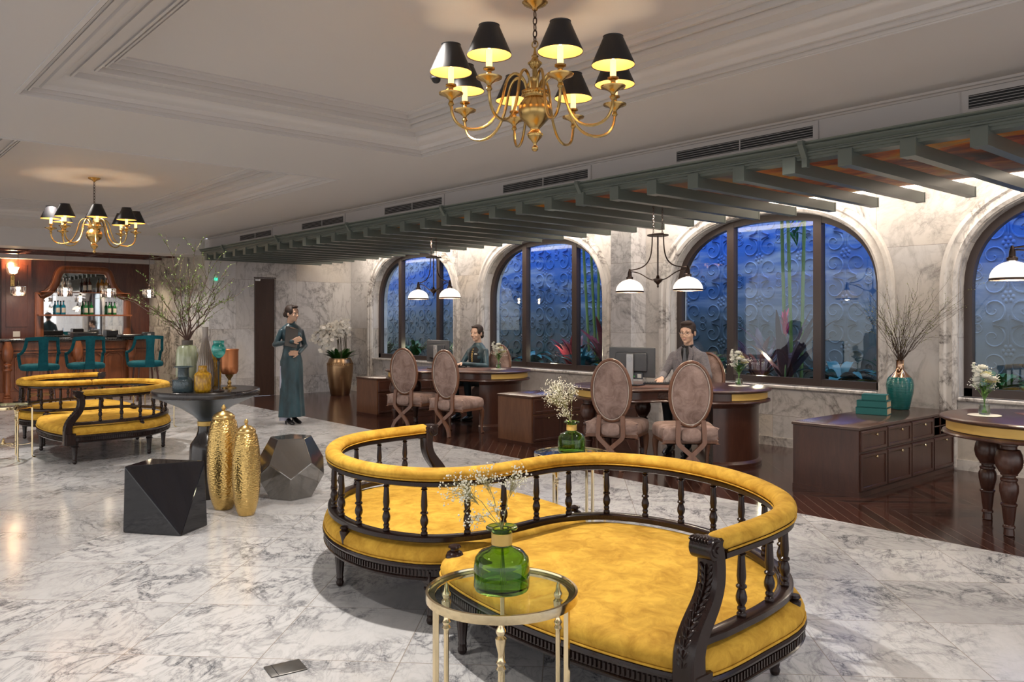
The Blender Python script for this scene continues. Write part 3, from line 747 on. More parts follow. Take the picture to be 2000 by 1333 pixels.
        for i in range(3, len(PP)-3):
            p = PP[i]; d = (PP[i+1]-PP[i-1]).normalized(); nrm = Vector((1, 0, 0)).cross(d); 
            for sd in (-1, 1):
                c = p+nrm*(.030 if nrm.y < 0 else -.030)+Vector((sd*.014, 0, 0))
                R = Matrix.Rotation(math.atan2(d.y, d.z)*-1, 3, 'X') @ Matrix.Rotation(sd*.5, 3, 'Y'); m.ell(c, (.008, .010, .022), 8, 6, R)
            c = p+nrm*(.034 if nrm.y < 0 else -.034); m.ell(c, (.004, .008, .018), 6, 5)
        for q in range(7): m.ell((xa-.036+q*.012, -.482-.022, .728-.0), (.006, .022, .010), 6, 5)
        for q in range(4): m.ell((xa, -.597, .228+q*.016), (.016-.003*q, .006, .010), 6, 5)
        m.build('arm_post', WOOD_EB, t)
    return t
make_sofa((-3.07, 2.72, 0), 'S-shaped mustard velvet conversation sofa with spindle back in the foreground')
make_sofa((-10.45, 2.53, 0), 'S-shaped mustard velvet conversation sofa in front of the bar stools')

# ============================================================ glass-topped brass side tables
TABLE_GLASS = m_glass('table_glass', (.90, .97, .94)); TABLE_GLASS = m_pane('table_glass_pane', (.90, .95, .93), .07)
def side_table(loc, rz, label, h=.56, r=.25, stretcher=False):
    t = empty('side_table', loc, rz, label, 'side table', 'round glass and brass side tables')
    m = MB(); m.lathe([(r-.010, h-.006), (r-.010, h-.026), (r, h-.026), (r+.001, h-.012), (r, h+.002), (r-.008, h+.003), (r-.010, h-.004)], n=56, cap=False); m.lathe([(r-.03, h-.014), (r-.010, h-.014), (r-.010, h-.010), (r-.03, h-.010), (r-.03, h-.014)], n=56, cap=False); m.build('rim', BRASS_P, t)
    m = MB(); m.lathe([(0, h-.010), (r-.011, h-.010), (r-.011, h-.002), (0, h-.002)], n=56); m.build('glass_top', TABLE_GLASS, t)
    for k in range(6):
        a = math.radians(60*k); R = r-.012; m = MB()
        x, y = R*math.cos(a), R*math.sin(a)
        if k % 2: m.box((x, y, (h-.02)/2+.012), (.016, .016, h-.045), a, bev=.003)
        else:
            x *= .93; y *= .93
            m.lathe([(.008, .02), (.009, h-.19), (.009, h-.175), (.015, h-.168), (.010, h-.158), (.015, h-.148), (.009, h-.138), (.008, h-.125), (.016, h-.09), (.017, h-.075), (.010, h-.068), (.015, h-.058), (.015, h-.05), (.009, h-.04), (.006, h-.02), (.003, h-.012)], (x, y, 0), 14)
        m.tube([(x, y, .03), (x*1.02, y*1.02, .012), (x*1.10, y*1.10, .006), (x*1.13, y*1.13, .010)], [.007, .008, .006, .004], 6)
        m.build('leg', BRASS_P, t)
    if stretcher:
        m = MB()
        for k in range(6):
            a = math.radians(60*k); x, y = (r-.015)*math.cos(a), (r-.015)*math.sin(a)
            m.tube(bezier((x, y, .16), (x*.7, y*.7, .13), (x*.4, y*.4, .15), (0, 0, .17), 8), .004, 5)
        m.tube([(.10*math.cos(2*PI*i/24), .10*math.sin(2*PI*i/24), .155) for i in range(25)], .003, 5)
        m.lathe([(.004, .15), (.02, .165), (.02, .18), (.008, .19), (.016, .2), (.004, .225)], n=12)
        m.build('stretcher', BRASS_P, t)
    return t
camA = YAW   # table orientation as measured relative to the view
side_table((-2.045, 1.73, 0), YAW+math.radians(30), 'round glass-topped brass side table in the right foreground before the sofa')
side_table((-3.84, 3.86, 0), YAW, 'round glass-topped brass side table behind the foreground sofa rail')
side_table((-9.76, 1.53, 0), .4, 'brass side table with curved stretcher cut by the left picture edge', stretcher=True, r=.27)
side_table((-11.35, 3.5, 0), .1, 'brass side table mostly hidden behind the distant sofa', stretcher=True, r=.27)

# ============================================================ bottles with dried gypsophila
GREEN_GLASS = NT('green_glass').set(col=(.34, .62, .13), rough=.03, trans=1.0, ior=1.42, spec=.5, coat=.3).m
STEM = simple('dried_stem', (.32, .30, .14), .6); GYP = simple('gypsophila_white', (.86, .83, .70), .7)
def green_bottle(loc, label):
    t = empty('glass_vase', loc, 0, label, 'vase', 'squat green glass bottle vases')
    out = [(.070, 0), (.088, .004), (.092, .014), (.092, .085), (.088, .108), (.070, .128), (.040, .140), (.032, .146), (.031, .19), (.034, .198), (.052, .202), (.053, .206)]
    inn = [(.050, .209), (.030, .203), (.027, .196), (.027, .15), (.05, .131), (.078, .112), (.085, .09), (.085, .02), (.07, .012), (0, .012)]
    m = MB(); m.lathe([(0, 0)]+out+inn, n=40, cap=False); m.build('glass_body', GREEN_GLASS, t)
    m = MB(); m.lathe([(.0325, .150), (.0345, .151), (.0345, .188), (.0325, .189)], n=32, cap=False); m.build('brass_collar', GOLD_LEAF, t)
    return t
def gypsophila(loc, seed, sprays, label):
    random.seed(seed); t = empty('gypsophila_sprig', loc, 0, label, 'flowers', 'dried gypsophila in the green bottles')
    st = MB(); fl = MB()
    for (dx, dy, dz, n, rad) in sprays:
        tip = Vector((dx, dy, dz)); b = Vector((-dx*.12, -dy*.12, .02)); neck = Vector((dx*.03, dy*.03, .205))
        st.tube([b, neck, neck.lerp(tip, .5)+Vector((0, 0, .02)), tip], .0014, 4)
        for i in range(n):
            o_ = tip+Vector((random.gauss(0, rad), random.gauss(0, rad), random.gauss(0, rad*.8)))
            f = neck.lerp(tip, random.uniform(.55, .95))
            st.tube([f, f.lerp(o_, .6)+Vector((0, 0, .006)), o_], .0006, 3)
            for q in range(3):
                r = random.uniform(.0018, .0038); c = o_+Vector((random.gauss(0, .008), random.gauss(0, .008), random.gauss(0, .008))); fl.ell(c, r, 5, 4)
                
    s = st.build('stems', STEM, t); fl.build('blossoms', GYP, t); return t
R_, F_ = RGT, FWD
def cam_off(l, d, z): v = R_*l+F_*d; return (v.x, v.y, z)
green_bottle((-2.045, 1.73, .559), 'green glass bottle vase on the foreground side table')
gypsophila((-2.045, 1.73, .559), 3, [cam_off(-.13, .02, .33)+(70, .030), cam_off(-.06, .03, .37)+(30, .022), cam_off(-.02, 0, .27)+(18, .022), cam_off(.04, .02, .36)+(36, .022), cam_off(-.09, 0, .24)+(18, .02)], 'pale dried gypsophila sprig rising from the foreground green bottle')
green_bottle((-3.84, 3.86, .559), 'green glass bottle vase seen above the sofa rail before the low cabinet')
gypsophila((-3.84, 3.86, .559), 8, [cam_off(-.06, .02, .36)+(90, .034), cam_off(-.13, .02, .37)+(70, .034), cam_off(-.10, 0, .44)+(70, .034), cam_off(.0, .03, .42)+(40, .028), cam_off(-.05, 0, .26)+(40, .025)], 'cream dried gypsophila sprig in the bottle behind the sofa rail')
# floor box
t = empty('floor_box', (-3.16, 1.5, 0), YAW+math.radians(32), 'small grey metal floor socket cover set in the marble near the bottom edge', 'floor box')
m = MB(); m.box((0, 0, .003), (.150, .115, .006), bev=.002); m.build('cover_plate', simple('plate_grey', (.11, .105, .10), .4, metal=.5), t); m = MB(); m.box((-.045, 0, .0065), (.002, .11, .001)); m.build('hinge_line', BLACK, t)
# ============================================================ pedestal display table and its vases
BLACK_TOP = m_wood('blackened_wood', (.016, .013, .013), (.035, .028, .026), .25, coat=.3)
CONE = NT('smoked_cone').set(col=(.10, .12, .14), rough=.3, metal=.75).m
t = empty('pedestal_table', (-6.66, 2.47, 0), 0, 'round dark pedestal table with conical top carrying the group of vases', 'table')
m = MB(); m.lathe([(0, 0), (.150, 0), (.152, .01), (.128, .40), (.124, .43), (.112, .45), (.078, .50), (.066, .545), (.064, .58)], n=48); m.build('base', BLACK_TOP, t)
m = MB(); m.lathe([(.064, .58), (.069, .583), (.069, .617), (.064, .62)], n=40); m.build('brass_ring', GOLD_LEAF, t)
m = MB(); m.lathe([(.064, .62), (.070, .635), (.10, .665), (.20, .735), (.32, .79), (.40, .825)], n=64); m.build('cone', CONE, t)
m = MB(); m.lathe([(.395, .825), (.415, .828), (.419, .84), (.419, .872), (.413, .880), (0, .880)], n=72); m.build('table_top', BLACK_TOP, t)
TZ = .8815
def vase(name, u, Z, prof, mat, label, cat='vase', n=40, rib=0, nrib=0, thick=True, z0=TZ, group=None):
    """u: bearing of the vase on the image plane (measured), Z: depth along the view"""
    v = FWD*Z+RGT*((u-1000)/1588*Z); t = empty(name, (v.x, v.y, z0), 0, label, cat, group)
    pr = list(prof)
    if thick:
        pr = [(0, 0)]+pr+[(max(.003, r-.006), z) for (r, z) in reversed(pr[1:])]+[(0, .006)]
    m = MB(); m.lathe(pr, n=n, rib=rib, nrib=nrib, cap=not thick); m.build('body', mat, t); return t
CELADON = NT('celadon_glaze'); _n = CELADON.noise(CELADON.mapping(CELADON.obj(), scale=(9, 9, 1.2)), 3, 4); CELADON.l(CELADON.ramp(_n.outputs[0], [(.35, (.22, .25, .12)), (.6, (.50, .54, .38))]), CELADON.b.inputs['Base Color']); CELADON.set(rough=.2, coat=.5)
t = vase('ceramic_vase', 366, 6.78, [(.078, 0), (.084, .02), (.090, .12), (.089, .24), (.083, .32), (.070, .345), (.045, .352), (.043, .358)], CELADON.m, 'celadon green drip-glazed vase holding tall branches on the pedestal table', rib=.025, nrib=18)
m = MB(); m.lathe([(.044, .352), (.045, .356), (.045, .392), (.040, .394), (.038, .36)], n=32, cap=False); m.build('collar', simple('vase_collar', (.12, .10, .085), .5), t)
BRN = NT('smoked_ribbed_glass').set(col=(.30, .24, .19), rough=.12, metal=.2, trans=.35, coat=.5).m
vase('bottle_vase', 401, 6.72, [(.05, 0), (.066, .02), (.070, .10), (.064, .20), (.045, .30), (.026, .39), (.021, .45), (.023, .505)], BRN, 'tall slender ribbed smoke-brown bottle vase, tallest on the pedestal table', n=72, rib=.035, nrib=24)
MUST = NT('mustard_glaze'); _x = MUST.n('TexVoronoi'); _x.inputs['Scale'].default_value = 60; MUST.l(MUST.mapping(MUST.obj(), scale=(1, 1, .5)), _x.inputs['Vector']); MUST.l(MUST.ramp(_x.outputs['Distance'], [(.1, (.60, .34, .012)), (.6, (.34, .17, .006))]), MUST.b.inputs['Base Color']); MUST.bump(_x.outputs['Distance'], .3, .004); MUST.set(rough=.25, coat=.4)
vase('ceramic_jar', 396, 6.36, [(.052, 0), (.060, .008), (.064, .02), (.065, .13), (.058, .145), (.036, .160), (.033, .165), (.032, .20), (.034, .205)], MUST.m, 'short mustard yellow textured jar at the front of the pedestal table')
vase('ceramic_vase', 420, 6.95, [(.045, 0), (.05, .02), (.052, .2), (.046, .26), (.03, .29), (.028, .32)], MUST.m, 'taller mustard glazed vase half hidden behind the black-stemmed goblet')
SLATE = NT('slate_blue_glass').set(col=(.10, .16, .19), rough=.12, trans=.55, ior=1.45, coat=.5); _w = SLATE.n('TexWave'); _w.inputs['Scale'].default_value = 22; SLATE.l(SLATE.mapping(SLATE.obj(), rot=(.6, .6, 0)), _w.inputs['Vector']); SLATE.bump(_w.outputs['Fac'], .3, .004)
vase('glass_bottle', 358, 6.38, [(.075, 0), (.082, .01), (.084, .085), (.078, .098), (.052, .110), (.043, .118), (.041, .18), (.046, .188), (.076, .193), (.076, .198)], SLATE.m, 'squat slate blue glass bottle with wide lip on the pedestal table')
# teal goblet
t = vase('candle_goblet', 427, 6.42, [(.045, 0), (.046, .004), (.02, .012), (.007, .02), (.006, .12), (.008, .20), (.013, .225), (.008, .24), (.014, .25), (.018, .262)], simple('goblet_black', (.012, .011, .012), .3), 'black-stemmed goblet with turquoise glass bowl on the pedestal table', 'goblet', thick=False)
TQ = NT('turquoise_glass'); _n = TQ.noise(TQ.mapping(TQ.obj(), scale=(1, 1, 3)), 12, 4); TQ.l(TQ.ramp(_n.outputs[0], [(.4, (.0, .30, .25)), (.6, (.12, .62, .56))]), TQ.b.inputs['Base Color']); TQ.set(rough=.1, trans=.35, coat=.5)
m = MB(); m.lathe([(.014, .262), (.035, .275), (.050, .30), (.055, .328), (.050, .358), (.040, .375), (.044, .40), (.042, .40), (.037, .375), (.046, .355), (.051, .328), (.046, .303), (.03, .28), (0, .27)], n=32, cap=False); m.build('bowl', TQ.m, t)
# copper hurricane cup
COP = m_metal('rough_copper', (.50, .20, .09), .38, 30, .3)
t = vase('hurricane_cup', 448, 6.72, [(.058, 0), (.058, .006), (.02, .016), (.012, .03), (.018, .045), (.010, .06), (.012, .075), (.03, .10), (.034, .112)], BRASS, 'copper hurricane cup on a twisted foot at the back right of the pedestal table', 'candle holder', thick=False, z0=TZ)
m = MB(); m.lathe([(.03, .112), (.058, .118), (.069, .14), (.071, .18), (.071, .30), (.075, .32), (.072, .322), (.067, .30), (.066, .15), (0, .13)], n=36, cap=False); m.build('cup', COP, t)
# tall branches in the celadon vase
LEAFG = simple('branch_leaf', (.20, .30, .07), .6); TWIG = simple('branch_bark', (.11, .055, .040), .6)
def branches(loc, seed, tips, label, z0, leafn=90, leafmat=LEAFG, twig=TWIG, name='branch_arrangement', lsz=.014, spread=.16, r0=.006, sub=9, leafw=.35, ymax=None):
    random.seed(seed); t = empty(name, loc, 0, label, 'branches'); st = MB(); lf = MB()
    for (dl, dd, dz) in tips:
        if ymax is not None: dd = min(dd, (ymax-.755*dl)/.655)
        tip = Vector(cam_off(dl, dd, dz)); base = Vector(cam_off(-dl*.03, -dd*.03, z0-.25)); neck = Vector(cam_off(dl*.025, dd*.025, z0))
        mid = neck.lerp(tip, .5)+Vector(cam_off(-dl*.10, 0, .04))
        pts = [base, neck]+[Vector(p) for p in bezier(neck, neck.lerp(mid, .6), mid, tip, 12)][1:]
        for i in range(3, len(pts)-1): pts[i] += Vector((random.gauss(0, .008), random.gauss(0, .008), random.gauss(0, .006)))
        n = len(pts); st.tube(pts, [r0*(1-.8*i/n) for i in range(n)], 5)
        def leaves(ps, k):
            for _ in range(k):
                i = random.randrange(0, len(ps)-1); p = ps[i].lerp(ps[i+1], random.random())
                d = Vector((random.gauss(0, 1), random.gauss(0, 1), random.gauss(.5, 1))).normalized(); lf.leaf(p, d, lsz*random.uniform(.7, 1.5), lsz*leafw, .1, 2)
        leaves(pts[n//2:], leafn//3)
        for s in range(sub):
            i = random.randrange(n//3, n-1); p = pts[i]; d = (pts[min(i+1, n-1)]-pts[i-1]).normalized()
            e = p+(d*random.uniform(.5, 1.2)+Vector((random.gauss(0, .7), random.gauss(0, .7), random.gauss(.25, .4))))*spread*random.uniform(.5, 1.2)
            sp = [p, p.lerp(e, .35)+Vector((random.gauss(0, .01), random.gauss(0, .01), random.gauss(0, .01))), p.lerp(e, .7)+Vector((random.gauss(0, .012), random.gauss(0, .012), .015)), e]
            st.tube(sp, [r0*.4, r0*.32, r0*.25, r0*.12], 4); leaves(sp, leafn//4)
    st.build('stems', twig, t); lf.build('leaves', leafmat, t, False); return t
v = FWD*6.78+RGT*((366-1000)/1588*6.78)
branches((v.x, v.y, TZ), 11, [(-.20, .05, 1.28), (-.16, -.1, .98), (.03, .1, 1.22), (.22, .0, 1.02), (.36, .1, .92), (.40, -.05, .78), (-.36, .05, .88), (-.46, 0, .76), (.10, -.2, .86), (-.06, .2, 1.0), (.28, .15, .98), (-.28, -.1, .66)], 'tall budding leafy branches arching out of the celadon vase', .39, leafn=64)
# ============================================================ floor sculptures beside the table
def urn(u, Z, H, R, label):
    v = FWD*Z+RGT*((u-1000)/1588*Z); t = empty('gold_urn', (v.x, v.y, 0), 0, label, 'urn', 'hammered gold lidded urns')
    hb = H*.865
    m = MB(); m.lathe([(0, 0), (R*.50, 0), (R*.56, .006), (R*.70, H*.06), (R*.86, H*.16), (R*.97, H*.30), (R, H*.44), (R*.98, H*.58), (R*.90, H*.72), (R*.76, hb-.02), (R*.62, hb)], n=56); m.build('body', GOLD_H, t)
    m = MB(); m.lathe([(R*.60, hb-.004), (R*.66, hb-.002), (R*.68, hb+.008), (R*.66, hb+.018), (R*.58, hb+.03), (R*.35, hb+.05), (R*.12, hb+.058), (R*.08, hb+.064), (R*.14, hb+.075), (R*.14, hb+.085), (R*.07, hb+.10), (0, H)], n=40); m.build('lid', m_metal('urn_lid_gold', (.62, .42, .16), .3), t)
urn(437, 6.22, .80, .123, 'taller hammered gold lidded urn standing beside the pedestal table')
urn(481, 6.02, .705, .103, 'shorter hammered gold lidded urn in front of the taller one')
GLOSSY = NT('glossy_black_ceramic').set(col=(.008, .008, .011), rough=.05, coat=.3, spec=.45).m
def facet(mb, name, mat, loc, label):
    t = mb.build(name, mat, None, False); t.location = loc
    bv = t.modifiers.new('bevel', 'BEVEL'); bv.width = .006; bv.segments = 2
    return tag(t, label, 'stool')
m = MB(); rr = .322; H_ = .455
def camdir(deg): a = math.radians(deg); return cam_off(rr*math.cos(a), rr*math.sin(a), 0)
B_ = [cam_off(l, d, 0) for l, d in ((-.23, -.10), (.20, -.19), (.27, .10))]; T_ = [cam_off(l, d, 0) for l, d in ((-.17, .20), (-.21, -.12), (.25, .10))]
vs = [(x, y, 0) for x, y, z in B_]+[(x, y, H_) for x, y, z in T_]
m.add(vs, [[0, 2, 1], [3, 4, 5], [0, 1, 4], [1, 5, 4], [1, 2, 5], [0, 4, 3], [2, 3, 5], [0, 3, 2]])
facet(m, 'faceted_stool', GLOSSY, (-5.82, 1.86, 0), 'glossy black octahedral ceramic stool left of the gold urns')
# dodecahedral stool
bm = bmesh.new(); phi = (1+5**.5)/2
V_ = [Vector((a, b, c)) for a in (-1, 1) for b in (-1, 1) for c in (-1, 1)]
for a in (-1/phi, 1/phi):
    for b in (-phi, phi): V_ += [Vector((0, a, b)), Vector((a, b, 0)), Vector((b, 0, a))]
fn = Vector((1, 0, phi)).normalized(); Rm = fn.rotation_difference(Vector((0, 0, 1))).to_matrix()
for q in V_: bm.verts.new(Rm @ q)
bm.verts.ensure_lookup_table(); bmesh.ops.convex_hull(bm, input=bm.verts); bmesh.ops.dissolve_limit(bm, angle_limit=.02, verts=bm.verts, edges=bm.edges)
zs = [q.co.z for q in bm.verts]; h = max(zs)-min(zs)
for q in bm.verts: q.co = Vector((q.co.x*.49/h*.91, q.co.y*.49/h*.91, (q.co.z-min(zs))*.49/h))
me = bpy.data.meshes.new('faceted_stool'); bm.to_mesh(me); bm.free(); DOD = NT('smoked_mirror_ceramic').set(col=(.24, .225, .21), rough=.08, metal=.85, coat=.5).m; me.materials.append(DOD)
o = bpy.data.objects.new('faceted_stool', me); COL.objects.link(o); o.location = (-6.20, 2.99, 0); o.rotation_euler = (0, 0, YAW+math.radians(33)); bv = o.modifiers.new('bevel', 'BEVEL'); bv.width = .006; bv.segments = 2
tag(o, 'smoked mirror-glazed dodecahedral ceramic stool right of the gold urns', 'stool')
# ============================================================ barbell reception desks
CARVE = NT('carved_walnut'); _x = CARVE.n('TexVoronoi'); _x.inputs['Scale'].default_value = 45; CARVE.l(CARVE.obj(), _x.inputs['Vector']); CARVE.bump(_x.outputs['Distance'], .8, .01); CARVE.set(col=(.05, .019, .012), rough=.35)
LEATHER = simple('desk_leather', (.13, .055, .035), .45)
WOOD_TOP = m_wood('desk_top_wood', (.040, .016, .011), (.085, .034, .021), .28, (1, .15, 1), 9, coat=.15)
AV = Vector((.70, .54, 0)); LEN = AV.length; ADIR = math.atan2(AV.y, AV.x)
def barbell(R, w, half, n=20):
    R -= .03
    """outline in local x (long axis): two discs of radius R joined by a straight middle of half depth w"""
    a0 = math.asin(w/R); pts = []
    for i in range(n+1): a = -(PI-a0)+(2*(PI-a0))*i/n; pts.append((half+R*math.cos(a), R*math.sin(a)))
    for i in range(n+1): a = a0+(2*(PI-a0))*i/n; pts.append((-half+R*math.cos(a), R*math.sin(a)))
    return pts
def desk(cx, cy, label, legs=((-.21, -.05), (-.14, -.43), (-.05, .33))):
    """cx, cy: centre of the left disc"""
    t = empty('reception_desk', (cx+AV.x/2, cy+AV.y/2, 0), ADIR, label, 'desk', 'walnut reception desks with gold bands')
    h = LEN/2; w = .44
    def R3(R, w_, z): return [(x, y, z) for x, y in barbell(R, w_, h)]
    m = MB(); m.loft([R3(.59, w-.01, .728), R3(.60, w, .732), R3(.61, w+.01, .742), R3(.61, w+.01, .750), R3(.60, w, .757), R3(.59, w-.01, .760)]); m.build('desk_top', WOOD_TOP, t)
    m = MB(); m.box((0, 0, .7605), (.9, .56, .002)); m.build('leather_inlay', LEATHER, t, False)
    m = MB(); m.loft([R3(.56, w-.035, .655), R3(.56, w-.035, .729)]); m.build('apron', WOOD_DK, t)
    m = MB()
    for s in (-1, 1): m.box((0, s*(w-.032), .692), (.34, .006, .055))
    m.build('carved_panel', CARVE, t, False)
    for s in (-1, 1):
        a0 = -1.28 if s > 0 else PI-1.28
        m = MB(); n = 40; vs = []; fs = []
        for i in range(n+1):
            a = a0+2.56*i/n
            vs += [(s*h+r*math.cos(a), r*math.sin(a), z) for r, z in ((.530, .660), (.537, .662), (.537, .724), (.530, .726))]
        for i in range(n): fs += [[4*i+k, 4*i+k+1, 4*i+k+5, 4*i+k+4] for k in range(3)]
        m.add(vs, fs); m.build('gold_band', GOLD_LEAF, t)
    m = MB(); m.loft([R3(.56, w-.03, .625), R3(.595, w-.005, .628), R3(.60, w, .636), R3(.595, w-.005, .648), R3(.575, w-.02, .656)]); m.build('lower_moulding', WOOD_DK, t)
    # half-round pedestal
    m = MB(); n = 32; pr = [(.50, 0), (.50, .035), (.485, .05), (.47, .06), (.47, .58), (.485, .595), (.49, .626)]
    rings = []
    for (r, z) in pr: rings.append([(h+r*math.cos(-PI/2+PI*i/n)-.02, r*math.sin(-PI/2+PI*i/n), z) for i in range(n+1)])
    m.loft(rings); m.build('pedestal', WOOD_DK, t)
    # turned legs under the left disc
    R = Matrix.Rotation(-ADIR, 3, 'Z')
    m0 = MB(); m0.lathe([(.028, 0), (.034, .006), (.030, .05), (.038, .055), (.038, .065), (.030, .075), (.036, .12), (.044, .20), (.050, .205), (.050, .215), (.040, .222), (.044, .235), (.058, .30), (.058, .34), (.046, .365), (.052, .372), (.052, .384), (.040, .39), (.040, .402), (.052, .408), (.052, .418), (.060, .428), (.078, .46), (.086, .505), (.078, .548), (.066, .575), (.048, .582), (.048, .60), (.056, .606), (.056, .626)], n=28)
    leg = None
    for (ox, oy) in legs:
        v = R @ Vector((ox, oy, 0))
        if leg is None: leg = m0.build('leg', WOOD_DK, t); o = leg
        else: o = leg.copy(); COL.objects.link(o); o.parent = t
        o.location = (-h+v.x, v.y, 0)
    return t
DESKS = [(-9.36, 6.55), (-5.66, 6.50), (-1.92, 6.51)]
desk(*DESKS[0], 'walnut reception desk with gold bands where the seated woman types')
desk(*DESKS[1], 'walnut reception desk with gold bands where the man in glasses types')
desk(*DESKS[2], 'walnut reception desk with turned legs, cut by the right edge of the picture', ((-.27, -.05), (-.01, -.43), (.26, -.20), (-.05, .33)))
# ============================================================ low cabinets
WOOD_CAB_TOP = m_wood('cabinet_top_wood', (.045, .020, .014), (.085, .040, .026), .2, (.15, 1, 1), 9, coat=.4)
def cabinet(x0, x1, y0, y1, label, h=.57, side=WOOD_MD):
    t = empty('low_cabinet', ((x0+x1)/2, (y0+y1)/2, 0), 0, label, 'cabinet', 'low walnut cabinets standing off the window wall')
    W_, D_ = x1-x0, y1-y0
    m = MB(); m.box((0, 0, h/2-.012), (W_-.02, D_-.02, h-.025)); m.build('carcass', side, t, False)
    m = MB(); m.box((0, 0, h-.012), (W_, D_, .026), bev=.004); m.build('cabinet_top', WOOD_CAB_TOP, t)
    m = MB(); m.box((0, 0, .02), (W_-.012, D_-.012, .04)); m.build('plinth', WOOD_DK, t, False)
    n = 4; cw = (D_-.05)/n; fx = W_/2-.008
    def panel(name, y, z, w, hh):
        m = MB(); m.box((fx, y, z), (.014, w, hh), bev=.002)
        for (dy, dz, ww, h2) in ((0, hh/2-.018, w-.01, .028), (0, -hh/2+.018, w-.01, .028), (w/2-.018, 0, .028, hh-.05), (-w/2+.018, 0, .028, hh-.05)): m.box((fx+.009, y+dy, z+dz), (.010, ww, h2), bev=.003)
        p = m.build(name, WOOD_DK, t)
        k = MB(); k.lathe([(.004, 0), (.004, .012), (.010, .018), (.012, .024), (.009, .030), (0, .031)], (fx+.010, y, z+hh/2-.035 if name == 'door' else z+.045), 12, axis=(1, 0, 0)); k.build('knob', BRASS_P, p)
    for i in range(n):
        y = -D_/2+.025+cw*(i+.5)
        panel('door', y, .20, cw-.012, .30)
        if i < n-1: panel('drawer', y, .453, cw-.012, .175)
        else:
            m = MB(); m.box((fx-.005, y, .453), (.006, cw-.012, .175)); q = m.build('wine_rack', DARK, t, False)
            m = MB()
            for dy in (-cw/2+.01, -cw/6, cw/6, cw/2-.01): m.box((fx+.003, y+dy, .453), (.014, .008, .175))
            for dz in (-.085, 0, .085): m.box((fx+.003, y, .453+dz), (.014, cw-.012, .008))
            m.build('rack_grid', WOOD_DK, q, False)
    return t
cabinet(-3.72, -3.12, 6.42, 8.36, 'low dark walnut cabinet carrying the teal vase and stacked books', side=WOOD_DK)
cabinet(-7.42, -6.81, 6.20, 8.08, 'low walnut cabinet between the two staffed desks')
cabinet(-10.98, -10.38, 6.36, 8.36, 'low walnut cabinet left of the seated woman\'s desk')
